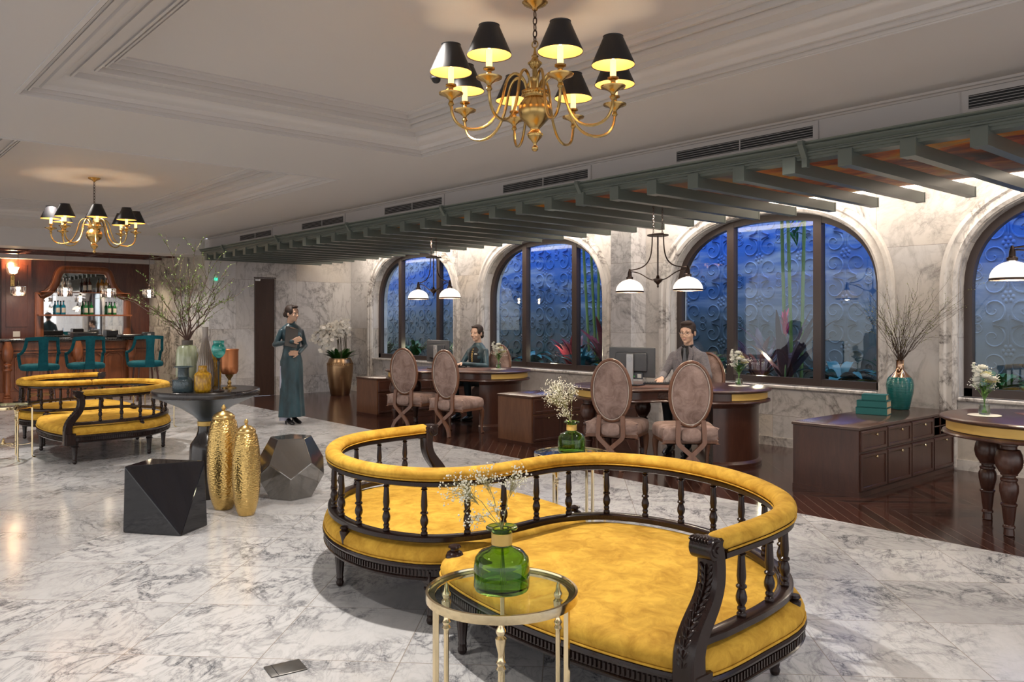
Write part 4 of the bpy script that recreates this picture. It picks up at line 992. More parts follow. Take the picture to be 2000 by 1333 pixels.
# ============================================================ chairs
def oval_ring(a, b, n=40): return [(a*math.cos(2*PI*i/n), b*math.sin(2*PI*i/n)) for i in range(n)]
def make_chair(x, y, face, label, tilt=-.10, front=True):
    """face: direction the sitter looks, degrees"""
    t = empty('oval_back_chair', (x, y, 0), math.radians(face-90), label, 'chair', 'oval-backed dining chairs')
    # local +Y = forward; the back stands at y = 0
    T = Matrix.Translation((0, .02, .76)) @ Matrix.Rotation(-tilt*-1*-1, 4, 'X')
    m = MB(); m.T = T; n = 44; rings = []
    sec = [(-.030, -.012), (-.030, .012), (-.018, .020), (-.004, .016), (.0, .010), (.0, -.010), (-.004, -.016), (-.018, -.020)]
    O = oval_ring(.205, .315, n); vs = []; fs = []; k = len(sec)
    for i in range(n):
        a = 2*PI*i/n; nx, nz = math.cos(a)/.205, math.sin(a)/.315; l = math.hypot(nx, nz); nx /= l; nz /= l
        for (d, yy) in sec: vs.append((O[i][0]+nx*d, yy, O[i][1]+nz*d))
    for i in range(n):
        for j in range(k): fs.append([i*k+j, ((i+1) % n)*k+j, ((i+1) % n)*k+(j+1) % k, i*k+(j+1) % k])
    m.add(vs, fs); m.build('back_frame', WOOD_CH, t)
    m = MB(); m.T = T; rings = []
    for (s_, yy) in ((.3, -.026), (.6, -.023), (.85, -.016), (1, -.004), (1, .004), (.85, .022), (.6, .032), (.3, .036)): rings.append([(u*s_, yy, v*s_) for u, v in oval_ring(.177, .287, n)])
    m.loft(rings); bp = m.build('back_pad', TAUPEV, t)
    m = MB(); m.T = T; m.tube([(u, -.014, v) for u, v in oval_ring(.174, .284, n)+[oval_ring(.174, .284, n)[0]]], .004, 5, cap=False); m.build('piping', simple('piping_pale', (.62, .56, .50), .6), bp)
    # seat
    out = [(-.24, .06), (-.22, .03), (.22, .03), (.24, .06), (.275, .40), (.265, .46), (.20, .50), (0, .515), (-.20, .50), (-.265, .46), (-.275, .40)]
    out = [(p.x, p.y) for p in catmull([(a, b, 0) for a, b in out], 3, True)]
    def r(d, z): return [(a, b, z) for a, b in off(out, d)]
    m = MB(); m.loft([r(-.02, .30), r(.0, .305), r(.004, .34), r(.0, .365)]); m.build('seat_frame', WOOD_CH, t)
    m = MB(); m.loft([r(-.004, .330), r(.006, .34), r(.012, .385), r(.008, .425), r(-.008, .446)]+[[(a*k, .27+(b-.27)*k, z) for a, b in out] for k, z in ((.88, .459), (.72, .466), (.45, .471), (.15, .473))]); m.build('seat_cushion', TAUPEV, t, angle=80)
    # back posts into an X
    for s in (-1, 1):
        pts = [(s*.115, .012, .52), (s*.118, .0, .45), (s*.122, -.004, .33), (s*.105, -.01, .295), (0, -.03, .20), (-s*.09, -.055, .10), (-s*.125, -.075, .0)]
        P = [Vector(p) for p in pts]; P = P[:3]+catmull(P[2:], 4)[1:]
        rings = []
        for i, p in enumerate(P):
            d = (P[min(i+1, len(P)-1)]-P[max(i-1, 0)]).normalized(); sd = d.cross(Vector((0, 1, 0))).normalized(); n2 = sd.cross(d)
            rings.append([tuple(p+sd*a*.021+n2*b*.014+Vector((0, s*.001, 0))) for a, b in ((-1, -1), (1, -1), (1, 1), (-1, 1))])
        m = MB(); m.loft(rings); m.build('back_leg', WOOD_CH, t, angle=30)
    # small lumbar pad between the posts
    m = MB(); rings = []
    for (s_, yy) in ((.8, -.03), (1, -.016), (1, .02), (.8, .03)): rings.append([((abs(math.cos(a))**.6)*math.copysign(.088*s_, math.cos(a)), yy, .385+(abs(math.sin(a))**.6)*math.copysign(.062*s_, math.sin(a))) for a in [2*PI*i/24 for i in range(24)]])
    m.loft(rings); m.build('lumbar_pad', TAUPEV, t, angle=80)
    # cabriole front legs
    for s in (-1, 1):
        m = MB(); m.tube(bezier((s*.235, .44, .335), (s*.275, .50, .24), (s*.235, .44, .10), (s*.250, .475, .012), 12), [.032, .034, .034, .031, .028, .025, .022, .019, .017, .016, .016, .019, .022], 10)
        m.ell((s*.251, .482, .012), (.024, .026, .012), 10, 6); m.build('front_leg', WOOD_CH, t)
    return t
make_chair(-9.02, 5.93, 118, 'empty oval-backed chair before the seated woman\'s desk, farther left of the pair')
make_chair(-8.17, 5.98, 108, 'empty oval-backed chair before the seated woman\'s desk, right of the pair')
make_chair(-5.30, 5.86, 119, 'empty oval-backed chair before the suited man\'s desk, left of the pair')
make_chair(-4.55, 6.12, 138, 'empty oval-backed chair directly in front of the suited man')
# ============================================================ things on the desks
def monitor(x, y, face, label, logo=True):
    t = empty('computer_monitor', (x, y, .7625), math.radians(face), label, 'monitor')
    # local -Y = back of the screen, turned toward the lobby
    m = MB(); m.box((0, 0, .24), (.53, .022, .31), bev=.006); m.box((0, -.018, .24), (.36, .025, .20), bev=.012); m.build('screen_housing', simple('monitor_shell', (.055, .058, .066), .35), t)
    m = MB(); m.box((0, .0125, .24), (.51, .002, .29)); m.build('screen', m_emit('monitor_screen', (.5, .6, .8), .6, (.02, .02, .02)), t, False)
    m = MB(); m.box((0, -.045, .16), (.075, .020, .33), bev=.004); st = m.build('stand', simple('monitor_stand', (.42, .43, .45), .35, metal=.5), t)
    m = MB(); m.box((0, -.02, .006), (.24, .18, .012), bev=.005); m.build('stand_base', BLACK, t)
    if logo:
        m = MB(); m.tube([(.026*math.cos(2*PI*i/24), -.0562, .275+.026*math.sin(2*PI*i/24)) for i in range(25)], .0016, 5, cap=False); m.build('logo_ring', SILVER, st)
        c = bpy.data.curves.new('logo_text', 'FONT'); c.body = 'DELL'; c.size = .0175; c.align_x = 'CENTER'; c.align_y = 'CENTER'; c.extrude = .0005
        o = bpy.data.objects.new('logo_tmp', c); COL.objects.link(o); me = bpy.data.meshes.new_from_object(o.evaluated_get(bpy.context.evaluated_depsgraph_get())); bpy.data.objects.remove(o); me.materials.clear(); me.materials.append(SILVER); o = bpy.data.objects.new('logo_text', me); COL.objects.link(o); o.parent = st; o.location = (0, -.0562, .275); o.rotation_euler = (PI/2, 0, 0)
        m = MB(); m.box((.055, -.020, .10), (.16, .012, .07), bev=.003); q = m.build('port_cover', simple('port_cover', (.06, .07, .09), .4), t)
        m = MB(); m.add([(.03, -.0265, .085), (.05, -.0265, .085), (.04, -.0265, .108)], [[0, 1, 2]]); m.build('energy_label', simple('sticker_green', (.10, .55, .15), .5), q, False)
        m = MB(); m.box((.10, -.0265, .10), (.045, .001, .04)); m.build('info_label', simple('sticker_white', (.6, .62, .6), .5), q, False)
    return t
monitor(-5.60, 6.52, math.degrees(YAW)-36, 'grey back of the computer monitor on the suited man\'s desk')
monitor(-9.25, 6.66, math.degrees(YAW)-50, 'computer monitor seen from its side on the seated woman\'s desk')
def keyboard(x, y, rz, label):
    t = empty('keyboard', (x, y, .762), rz, label, 'keyboard'); m = MB(); m.box((0, 0, .008), (.42, .13, .016), bev=.004); m.build('case', BLACK, t)
    m = MB()
    for i in range(15):
        for j in range(5): m.box((-.188+i*.0268, -.048+j*.024, .018), (.022, .019, .006))
    m.build('keys', simple('key_grey', (.03, .03, .032), .5), t, False); return t
# camera-relative placing helper for small desk things
keyboard(-5.46, 6.86, ADIR+.05, 'black keyboard under the hands of the suited man')
keyboard(-9.36, 6.98, ADIR+.05, 'black keyboard under the hands of the seated woman')
CLEAR = m_pane('clear_glass', (.93, .96, .95), .12); WATER = NT('vase_water').set(col=(.75, .85, .72), rough=.02, trans=1.0, ior=1.2).m
FST = simple('fresh_stem', (.12, .28, .04), .5); FL_W = simple('petal_white', (.86, .86, .80), .6); FL_Y = simple('petal_cream', (.85, .80, .48), .6)
def posy(x, y, seed, lbs):
    d = empty('coaster', (x, y, .7615), 0, lbs[0], 'mat', 'round white mats under the posies'); m = MB(); m.lathe([(0, 0), (.105, 0), (.108, .002), (.105, .004), (0, .004)], n=36, rib=.015, nrib=24); m.build('lace_disc', simple('lace_white', (.78, .74, .66), .8), d)
    t = empty('bud_vase', (x, y, .766), 0, lbs[1], 'vase', 'small clear bud vases on the desks')
    m = MB(); m.lathe([(0, 0), (.030, 0), (.036, .006), (.040, .03), (.034, .07), (.022, .105), (.021, .12), (.030, .15), (.0315, .152)], n=28, cap=False); m.build('glass_body', CLEAR, t)
    m = MB(); m.lathe([(0, .004), (.034, .006), (.037, .03), (.031, .07)], n=24); m.build('water', WATER, t)
    random.seed(seed); f = empty('flower_posy', (x, y, .768), 0, lbs[2], 'flowers', 'fresh white posies on the desks'); st = MB(); pe = MB(); ye = MB(); lf = MB(); sm = MB()
    def bloom(mb, c, r, k=14):
        for i in range(k):
            q = i/k; a = i*2.4; d_ = Vector((math.cos(a)*(.3+q), math.sin(a)*(.3+q), 1.1-q)).normalized()
            mb.leaf(c, d_, r*(.7+.5*q), r*.42, -.1, 3, .3)
    for (l, dd, z, kind) in ((-.08, 0, .36, 'spike'), (-.055, .01, .31, 'spike'), (.02, .02, .27, 'y'), (.045, -.02, .24, 'w'), (-.01, -.03, .26, 'w'), (-.035, .02, .29, 'w'), (.06, .02, .22, 'y'), (.0, .03, .32, 'w'), (.03, 0, .31, 's'), (.10, 0, .25, 's'), (.08, .02, .20, 's'), (-.09, 0, .22, 's')):
        tip = Vector(cam_off(l, dd, z)); st.tube([Vector(cam_off(-l*.15, 0, .012)), Vector(cam_off(l*.1, dd*.1, .12)), tip.lerp(Vector((0, 0, .14)), .4), tip], .0018, 4)
        if kind == 'spike':
            for i in range(9): c = tip-Vector(cam_off(l*.09*i/2, 0, .016*i)); bloom(pe, c+Vector((random.gauss(0, .008), random.gauss(0, .008), 0)), .018+.003*i, 9)
        elif kind == 'y': bloom(ye, tip, .050, 26)
        elif kind == 'w': bloom(pe, tip, .046, 24)
        else:
            for i in range(16): sm.ell(tip+Vector((random.gauss(0, .018), random.gauss(0, .018), random.gauss(0, .016))), .0038, 5, 4)
    for i in range(16):
        a = random.uniform(0, 2*PI); lf.leaf((0, 0, random.uniform(.13, .19)), (math.cos(a), math.sin(a), .9), random.uniform(.06, .10), .013, .2, 4)
    st.build('stems', FST, f); pe.build('white_petals', FL_W, f); ye.build('cream_petals', FL_Y, f); lf.build('leaves', simple('posy_leaf', (.06, .16, .03), .5), f); sm.build('filler_blossoms', FL_W, f)
posy(-8.58, 7.20, 1, ('round white mat at the right end of the seated woman\'s desk', 'clear bud vase on the seated woman\'s desk', 'white and yellow posy beside the seated woman'))
posy(-4.81, 7.28, 2, ('round white mat at the right end of the suited man\'s desk', 'clear bud vase on the suited man\'s desk', 'white and yellow posy right of the suited man'))
posy(-2.18, 6.37, 3, ('round white mat on the rightmost desk', 'clear bud vase on the rightmost desk', 'cream posy at the right edge of the picture before the last window'))
# ============================================================ teal vase, books on the cabinet
TEALG = NT('teal_glaze'); _w = TEALG.n('TexWave', bands_direction='Z'); _w.inputs['Scale'].default_value = 28; _w.inputs['Distortion'].default_value = 1.5; TEALG.l(TEALG.obj(), _w.inputs['Vector']); TEALG.l(TEALG.ramp(_w.outputs['Fac'], [(.3, (.004, .085, .085)), (.7, (.008, .15, .14))]), TEALG.b.inputs['Base Color']); TEALG.bump(_w.outputs['Fac'], .25, .004); TEALG.set(rough=.2, coat=.5)
CABZ = .5715
t = empty('teal_vase', (-3.52, 8.08, CABZ), 0, 'large teal ribbed ceramic vase with bronze neck on the right low cabinet', 'vase')
m = MB(); m.lathe([(0, 0), (.080, 0), (.086, .006), (.120, .16), (.126, .24), (.118, .285), (.10, .315)], n=48); m.build('body', TEALG.m, t)
m = MB(); m.lathe([(.10, .315), (.07, .345), (.045, .375), (.036, .40), (.034, .47), (.038, .48), (.034, .478), (.030, .40)], n=40, cap=False); m.build('neck', m_metal('copper_neck', (.48, .30, .20), .15), t)
random.seed(21)
branches((-3.52, 8.08, CABZ), 21, [(random.uniform(-.44, .42), random.uniform(-.25, .1), random.uniform(.85, 1.18)) for _ in range(26)]+[(.36, 0, 1.30), (-.48, 0, 1.05), (.18, 0, 1.34), (.52, -.1, 1.22), (-.15, 0, 1.25), (.46, 0, 1.02)], 'spray of thin dark twigs with tiny buds in the large teal vase', .47, leafn=34, leafmat=simple('twig_bud', (.30, .33, .12), .6), twig=simple('dark_twig', (.06, .035, .022), .6), lsz=.009, spread=.12, r0=.0032, sub=4, leafw=.45, ymax=.10)
BOOKC = simple('teal_bookcloth', (.005, .10, .10), .6); PAGES = simple('page_block', (.55, .40, .24), .8)
zb = CABZ
for i, (w, d_, h_, rz, dx, dy, lb) in enumerate(((.27, .20, .065, .0, 0, 0, 'teal cloth book at the bottom of the stack on the right low cabinet'), (.26, .19, .062, -.03, .0, .01, 'teal cloth book in the middle of the stack on the right low cabinet'), (.21, .15, .055, .05, .01, .01, 'smaller teal cloth book on top of the stack on the right low cabinet'))):
    t = empty('book', (-3.50+dx, 7.48+dy, zb), YAW-.62+rz, lb, 'book', 'teal books stacked on the low cabinet')
    m = MB(); m.box((0, 0, .0025), (w, d_, .005)); m.box((0, 0, h_-.0025), (w, d_, .005)); m.box((0, -d_/2+.003, h_/2), (w, .006, h_)); m.build('cover', BOOKC, t, False)
    m = MB(); m.box((0, .004, h_/2), (w-.010, d_-.016, h_-.0102)); m.build('pages', PAGES, t, False); zb += h_+.0005
# ============================================================ orchid pot
t = empty('planter_pot', (-13.92, 7.72, 0), 0, 'tall hammered bronze planter standing in the far corner by the first window', 'planter')
m = MB(); m.lathe([(0, .0), (.17, 0), (.18, .012), (.205, .15), (.235, .36), (.248, .52), (.245, .60), (.225, .66), (.205, .69), (.205, .705), (.19, .705), (.19, .66), (0, .655)], n=44); b_ = m.build('body', BRONZE_POT, t)
m = MB(); m.lathe([(.243, .555), (.252, .558), (.252, .575), (.247, .578)], n=44, cap=False)
for i in range(40): a = 2*PI*i/40; m.box((.247*math.cos(a), .247*math.sin(a), .600), (.010, .018, .028), a)
m.build('relief_band', BRONZE_POT, b_)
t = empty('orchid', (-13.92, 7.72, .656), 0, 'large white moth orchid arrangement with glossy green leaves in the bronze planter', 'orchid')
random.seed(9); st = MB(); fl = MB(); lf = MB(); ce = MB()
for i in range(46):
    a = random.uniform(0, 2*PI); lf.leaf((.10*math.cos(a), .10*math.sin(a), .0), (math.cos(a)*random.uniform(.3, 1.2), math.sin(a)*random.uniform(.3, 1.2), 1.1), random.uniform(.26, .42), .042, .35, 6)
for i in range(13):
    l0 = random.uniform(-.05, .14); top = (l0+random.uniform(-.10, .06), random.uniform(-.12, .12), random.uniform(.72, .94)); endl = -.10-.045*i+random.uniform(-.05, .05) if i < 9 else .05+random.uniform(-.1, .22)
    end = (endl-.05, random.uniform(-.15, .15), top[2]-random.uniform(.10, .60) if i < 9 else top[2]-.16)
    P0 = Vector(cam_off(l0, 0, .05)); P1 = Vector(cam_off(l0, 0, .5)); P2 = Vector(cam_off(*top))+Vector((0, 0, .12)); P3 = Vector(cam_off(*end)); pts = [Vector(p) for p in bezier(P0, P1, P2, P3, 20)]
    st.tube(pts, .005, 5)
    for j in range(8, 21):
        for q in range(4):
            c = pts[j]+Vector((random.gauss(0, .03), random.gauss(0, .03), random.gauss(-.01, .025))); nrm = (-FWD+Vector((random.gauss(0, .4), random.gauss(0, .4), random.gauss(0, .3)))).normalized()
            sd = nrm.cross(Vector((0, 0, 1))).normalized(); up = sd.cross(nrm); r0 = random.uniform(.036, .052)
            for k in range(5):
                a = PI/2+2*PI*k/5; fl.leaf(c, sd*math.cos(a)+up*math.sin(a)+nrm*.15, r0*(.8 if k else .7), r0*.46*(1.25 if k in (1, 4) else .8), .05, 5, .12, nrm)
            fl.ell(c+nrm*.006, .005, 5, 4)
st.build('stems', simple('orchid_stem', (.06, .05, .025), .5), t); lf.build('leaves', simple('orchid_leaf', (.02, .075, .012), .3), t); fl.build('petals', simple('orchid_petal', (.84, .80, .72), .6), t)
# ============================================================ bar alcove
XB = -16.35; XW = -18.1
m = MB(); m.box((-15.03, -.3, 2.78), (.06, 12.0, .30)); struct('wall_bar_fascia', m, PAINT, False)
m = MB(); m.box((-15.32, .15, 2.645), (.54, 11.0, .04)); struct('ceiling.002', m, PAINT, False)
m = MB(); m.box((-16.9, .15, 2.72), (2.6, 11.0, .04))
for x in (-15.75, -16.55, -17.35): m.box((x, .15, 2.685), (.10, 11.0, .05))
for y in [5.2-1.1*i for i in range(9)]: m.box((-16.55, y, 2.685), (1.7, .10, .05))
struct('ceiling.003', m, WOOD_BK, False)
m = MB(); m.box((-17.93, .15, 2.67), (.28, 11.0, .12)); m.box((-17.80, .15, 2.62), (.05, 11.0, .03)); struct('trim_12', m, PAINT, False)
m = MB(); m.box((XW-.06, .15, 1.4), (.12, 11.0, 2.8)); struct('wall_bar_back', m, WOOD_BK, False)
m = MB(); m.box((-16.4, -5.3, 1.4), (3.6, .1, 2.8)); struct('wall_bar_end', m, WOOD_BK, False)
MIRROR = m_metal('mirror', (.78, .78, .78), .02)
def ogee(c, hw, z0, zs, zt, n=10):
    """arch with concave shoulders: half outline mirrored"""
    R = [(hw, z0), (hw, zs)]+bezier((hw, zs), (hw*.80, zs+.01), (hw*.74, zs+.10), (hw*.66, zs+.24), n)[1:]+bezier((hw*.66, zs+.24), (hw*.60, zt-.04), (hw*.54, zt), (hw*.36, zt), n)[1:]
    pts = [(c+x, z) for x, z in R]+[(c-x, z) for x, z in reversed(R)]
    return pts
def back_bar(c, hw, label):
    t = empty('mirrored_shelf_niche', (XW+.01, c, 0), 0, label, 'bar shelving', 'mirrored niches of the back bar')
    pts = ogee(0, hw, .95, 1.96, 2.50)
    m = MB(); m.sweep([(.0, y, z) for y, z in pts], [(0, 0), (0, .05), (-.03, .075), (-.10, .075), (-.13, .05), (-.13, 0)] , up=(1, 0, 0)); m.sweep([(.0, y, z) for y, z in pts], [(0, 0), (0, .03), (.02, .03), (.02, 0)], up=(1, 0, 0)); m.build('arched_frame', WOOD_BAR, t)
    m = MB(); m.prism(pts, .002, .010, 'x'); m.build('mirror', MIRROR, t, False)
    m = MB(); m.box((.12, 0, 1.53), (.22, hw*2-.02, .028)); m.box((.12, 0, 1.985), (.22, hw*2-.1, .012)); m.build('shelf', WOOD_BAR, t, False)
    m = MB(); m.box((.16, 0, .93), (.30, hw*2, .06)); m.build('back_counter', simple('back_counter_stone', (.02, .02, .022), .15), t, False)
    return t
back_bar(4.24, .86, 'arched mirror niche with bottle shelves behind the bar')
back_bar(1.86, .86, 'second arched mirror niche cut by the left picture edge')
m = MB()
m.box((XW+.03, 3.05, 1.35), (.05, .50, 2.6)); m.box((XW+.055, 3.05, 1.9), (.02, .36, 1.2), bev=.005); o = m.build('wood_pilaster', WOOD_BK, None, False); tag(o, 'dark mahogany panel between the two mirror niches, carrying the sconce', 'panel')
# wall sconce
t = empty('wall_sconce', (XW+.07, 2.98, 2.16), 0, 'brass wall sconce with glowing bell glass behind the bar', 'wall lamp')
m = MB(); m.box((0, 0, .0), (.02, .07, .26), bev=.006); m.tube([(.01, 0, .05), (.09, 0, .06), (.10, 0, .14)], .008, 8); m.lathe([(.006, -.18), (.010, -.17), (.006, -.15), (.008, -.03)], (.03, 0, 0), 8); m.lathe([(.02, .13), (.03, .15), (.014, .16)], (.10, 0, 0), 14); m.build('bracket', BRASS, t)
m = MB(); m.lathe([(.03, .155), (.06, .17), (.075, .21), (.09, .27), (.10, .285), (.095, .28), (.07, .21), (.05, .175)], (.10, 0, 0), 24, cap=False); m.build('glass_shade', m_emit('sconce_glass', (1, .72, .42), 3.0), t)
light('POINT', 'sconce_bulb', (XW+.2, 2.98, 2.50), 9, (1, .62, .3), .05)
m = MB(); m.box((XW+.05, 3.05, 1.165), (.012, .12, .11), bev=.003); o = m.build('power_socket', simple('socket_white', (.6, .58, .55), .4), None); tag(o, 'white double power socket on the dark panel behind the bar', 'socket')
# bar counter
t = empty('bar_counter', (XB-.3, .2, 0), 0, 'long mahogany bar counter with dark granite top and turned columns', 'bar')
Y0, Y1 = -5.2, 4.98; yc = (Y0+Y1)/2-.2; LY = Y1-Y0
m = MB(); m.box((0, yc, .53), (.50, LY, 1.04)); m.box((.28, yc, .10), (.06, LY, .16)); m.box((.28, yc, .865), (.04, LY, .025)); m.box((.275, yc, .97), (.03, LY, .12)); m.build('body', WOOD_BAR, t, False)
m = MB(); m.box((.02, yc, 1.085), (.72, LY+.06, .045), bev=.01); gr = NT('granite'); _n = gr.noise(gr.obj(), 60, 4); gr.l(gr.ramp(_n.outputs[0], [(.4, (.012, .012, .013)), (.62, (.10, .10, .10))]), gr.b.inputs['Base Color']); gr.set(rough=.12); m.build('granite_top', gr.m, t)
YC = [4.62, 3.72, 2.62, 1.6, .6]
for i in range(len(YC)-1):
    a, b = YC[i+1]-.2+.09, YC[i]-.2-.09; c = (a+b)/2; w = b-a
    m = MB(); x = .262
    for (y0_, y1_) in ((a+.04, c-.03), (c+.03, b-.04)):
        P = [(x, y0_+.06, .20), (x, y0_, .26), (x, y0_, .76), (x, y0_+.07, .83), (x, y1_-.07, .83), (x, y1_, .76), (x, y1_, .26), (x, y1_-.06, .20)]
        m.sweep(P, [(-.014, -.004), (.014, -.004), (.010, .012), (-.010, .012)], up=(1, 0, 0), closed=True)
    m.build('panel_moulding', WOOD_BAR, t, False)
for y in YC:
    m = MB(); x = .36; y -= .2
    m.box((x, y, .04), (.13, .13, .08), bev=.006)
    m.lathe([(.05, .08), (.055, .10), (.035, .12), (.05, .14), (.035, .17), (.045, .30), (.042, .52), (.050, .55), (.066, .56), (.066, .585), (.04, .60), (.04, .62), (.062, .635), (.062, .665), (.04, .68), (.04, .70), (.058, .72), (.075, .76), (.085, .84), (.082, .92), (.070, .98), (.055, 1.02), (.05, 1.06)], (x, y, 0), 22)
    m.build('turned_column', WOOD_BAR, t)
# things on the bar
for (y, w, h_, x, lb, nm, ct) in ((3.92, .50, .10, -16.75, 'flat black bar machine on the counter behind the middle stool', 'bar_appliance', 'appliance'), (4.40, .26, .14, -16.8, 'black boxy bar machine beside the flat one', 'bar_appliance', 'appliance'), (4.60, .55, .06, -16.2, 'low black tray at the right end of the bar', 'tray', 'tray')):
    t = empty(nm, (x, y, 1.1085), 0, lb, ct); m = MB(); m.box((0, 0, h_/2), (.26, w*.8, h_), bev=.012); m.build('body', BLACK, t); m = MB(); m.box((.131, 0, h_*.6), (.004, w*.5, h_*.25)); m.build('front_panel', simple('dark_gloss', (.03, .03, .035), .1), t, False)
t = empty('payment_terminal', (-16.12, 4.90-.02, 1.1085), 0, 'small grey box with a pale logo at the right end of the bar', 'device'); m = MB(); m.box((0, 0, .05), (.12, .20, .10), bev=.008); m.build('body', simple('box_grey', (.06, .065, .07), .4), t); m = MB(); m.box((.061, 0, .055), (.002, .06, .03), bev=.001); m.build('logo_mark', simple('mark_white', (.7, .7, .7), .5), t)
# ------------------------------------------------------------ bar stools
def stool(y, lb):
    t = empty('bar_stool', (-15.35, y, 0), 0, lb, 'bar stool', 'teal velvet bar stools')
    # the sitter faces the bar (-X); the open back is toward the lobby (+X)
    out = [(p.x, p.y) for p in catmull([(-.22, -.20, 0), (-.24, 0, 0), (-.22, .20, 0), (-.05, .275, 0), (.15, .25, 0), (.22, .14, 0), (.235, 0, 0), (.22, -.14, 0), (.15, -.25, 0), (-.05, -.275, 0)], 4, True)]
    cw = out[::-1] if sum(out[i-1][0]*out[i][1]-out[i][0]*out[i-1][1] for i in range(len(out))) < 0 else out
    def r(d, z): return [(a, b, z) for a, b in off(cw, d)]
    m = MB(); m.loft([r(-.03, .60), r(0, .61), r(.012, .64), r(.008, .68), r(-.02, .70), r(-.08, .71), r(-.16, .715)]); m.build('seat', TEALV, t, angle=80)
    m = MB(); rg = []
    for (z, w, xx) in ((.60, .075, .235), (.72, .072, .25), (.86, .064, .262), (.98, .064, .27), (1.09, .072, .275), (1.135, .078, .278)): rg.append([(xx+a*.018, b*w, z) for a, b in ((-1, -1), (1, -1), (1.3, 0), (1, 1), (-1, 1), (-.8, 0))])
    m.loft(rg); m.build('back_splat', TEALV, t, angle=60)
    m = MB(); P = [(.20, -.235, 1.12), (.262, -.13, 1.13), (.28, 0, 1.135), (.262, .13, 1.13), (.20, .235, 1.12)]; m.sweep(catmull(P, 5), [(-.017, -.03), (.017, -.03), (.017, .03), (-.017, .03)]); m.build('top_rail', TEALV, t, angle=60)
    for s in (-1, 1):
        m = MB(); P = [(.20, s*.225, 1.13), (.16, s*.235, 1.02), (.10, s*.255, .93), (.0, s*.285, .875), (-.08, s*.29, .87), (-.10, s*.285, .80), (-.09, s*.265, .64)]
        m.tube(catmull(P, 4), .026, 8, flat=.8); m.build('arm', TEALV, t)
        for sx_ in (-1, 1): m = MB(); m.tube([(sx_*.14, s*.15, .61), (sx_*.20, s*.20, 0)], [.018, .012], 8); m.build('leg', WOOD_BK, t)
    m = MB(); m.tube([(.183*a, .183*b, .2) for a, b in ((1, 1), (-1, 1), (-1, -1), (1, -1), (1, 1))], .009, 6); m.build('foot_rail', BRASS, t)
stool(2.93, 'teal velvet bar stool farthest left at the bar'); stool(3.63, 'teal velvet bar stool in the middle of the row'); stool(4.60, 'teal velvet bar stool at the right end, nearest the branches')
# ------------------------------------------------------------ bar pendants
RIBG = NT('ribbed_clear_glass').set(col=(.97, .95, .97), rough=.02, trans=1.0, ior=1.3).m
for y, lb in ((2.66, 'glass drum pendant light farthest left over the bar'), (3.36, 'glass drum pendant light over the bar, second from the left'), (4.06, 'glass drum pendant light over the bar, third from the left'), (4.74, 'glass drum pendant light farthest right over the bar, before the marble')):
    t = empty('bar_pendant', (-15.6, y, 2.66), 0, lb, 'pendant light', 'glass drum pendants over the bar')
    m = MB(); m.box((0, 0, -.008), (.10, .14, .016)); m.tube([(0, 0, 0), (0, 0, -.56)], .003, 5); m.build('flex', BLACK, t, False)
    m = MB(); m.lathe([(.022, -.66), (.022, -.60), (.012, -.585), (.008, -.56)], n=14); m.build('lampholder', BRONZE, t)
    m = MB(); m.lathe([(.02, -.655), (.105, -.66), (.112, -.67), (.112, -.80), (.106, -.815), (.102, -.81), (.102, -.675), (.02, -.665)], n=60, rib=.03, nrib=20, cap=False); m.build('glass_drum', RIBG, t)
    m = MB(); m.ell((0, 0, -.70), (.03, .03, .04), 12, 8); m.build('bulb', BULB, t)
    light('POINT', 'bar_pendant_bulb', (-15.6, y, 1.9), 2.2, (1, .82, .66), .03)
# ------------------------------------------------------------ bottles
def bottle(y, z, h_, r, col, lb, grp, kind='spirit'):
    o_ = empty('spirit_bottle', (XW+.14, y, z), 0, lb, 'bottle', grp)
    m = MB(); m.lathe([(0, 0), (r*.95, 0), (r, .006), (r, h_*.58), (r*.85, h_*.66), (r*.35, h_*.74), (r*.30, h_*.92), (r*.36, h_*.93), (r*.36, h_)], n=16); m.build('body', col, o_)
    m = MB(); m.lathe([(r*.40, h_*.93), (r*.40, h_*1.02), (0, h_*1.02)], n=12); m.build('cap', BLACK, o_)
    m = MB(); m.lathe([(r*1.01, h_*.15), (r*1.02, h_*.16), (r*1.02, h_*.48), (r*1.01, h_*.49)], n=16, cap=False, a0=-1, a1=1); m.build('label_paper', simple('bottle_paper_'+str(round(y, 2)), (.55, .52, .45), .6), o_)
BL = NT('blue_bottle').set(col=(.02, .30, .48), rough=.05, trans=.4, coat=.6).m; GR = NT('green_bottle').set(col=(.01, .20, .05), rough=.05, trans=.3, coat=.6).m
AM = NT('amber_spirit').set(col=(.40, .17, .02), rough=.05, trans=.4, coat=.6).m; DKB = NT('dark_bottle').set(col=(.05, .015, .012), rough=.08, coat=.6).m; CL = NT('clear_spirit').set(col=(.75, .78, .80), rough=.03, trans=.7, coat=.5).m
S1, S2 = 1.5445, 1.9915
for args in ((3.74, S1, .27, .040, BL, 'pale blue glass bottle at the left end of the lower bar shelf'), (3.84, S1, .27, .040, BL, 'pale blue glass bottle second on the lower bar shelf'), (4.24, S1, .27, .040, GR, 'green glass bottle, left of the middle pair on the lower bar shelf'), (4.34, S1, .27, .040, GR, 'green glass bottle, right of the middle pair on the lower bar shelf'), (4.68, S1, .26, .036, GR, 'green bottle, left of the right-hand pair on the lower bar shelf'), (4.78, S1, .26, .036, GR, 'rightmost green bottle on the lower bar shelf')): bottle(*args, 'bottles on the lower bar shelf')
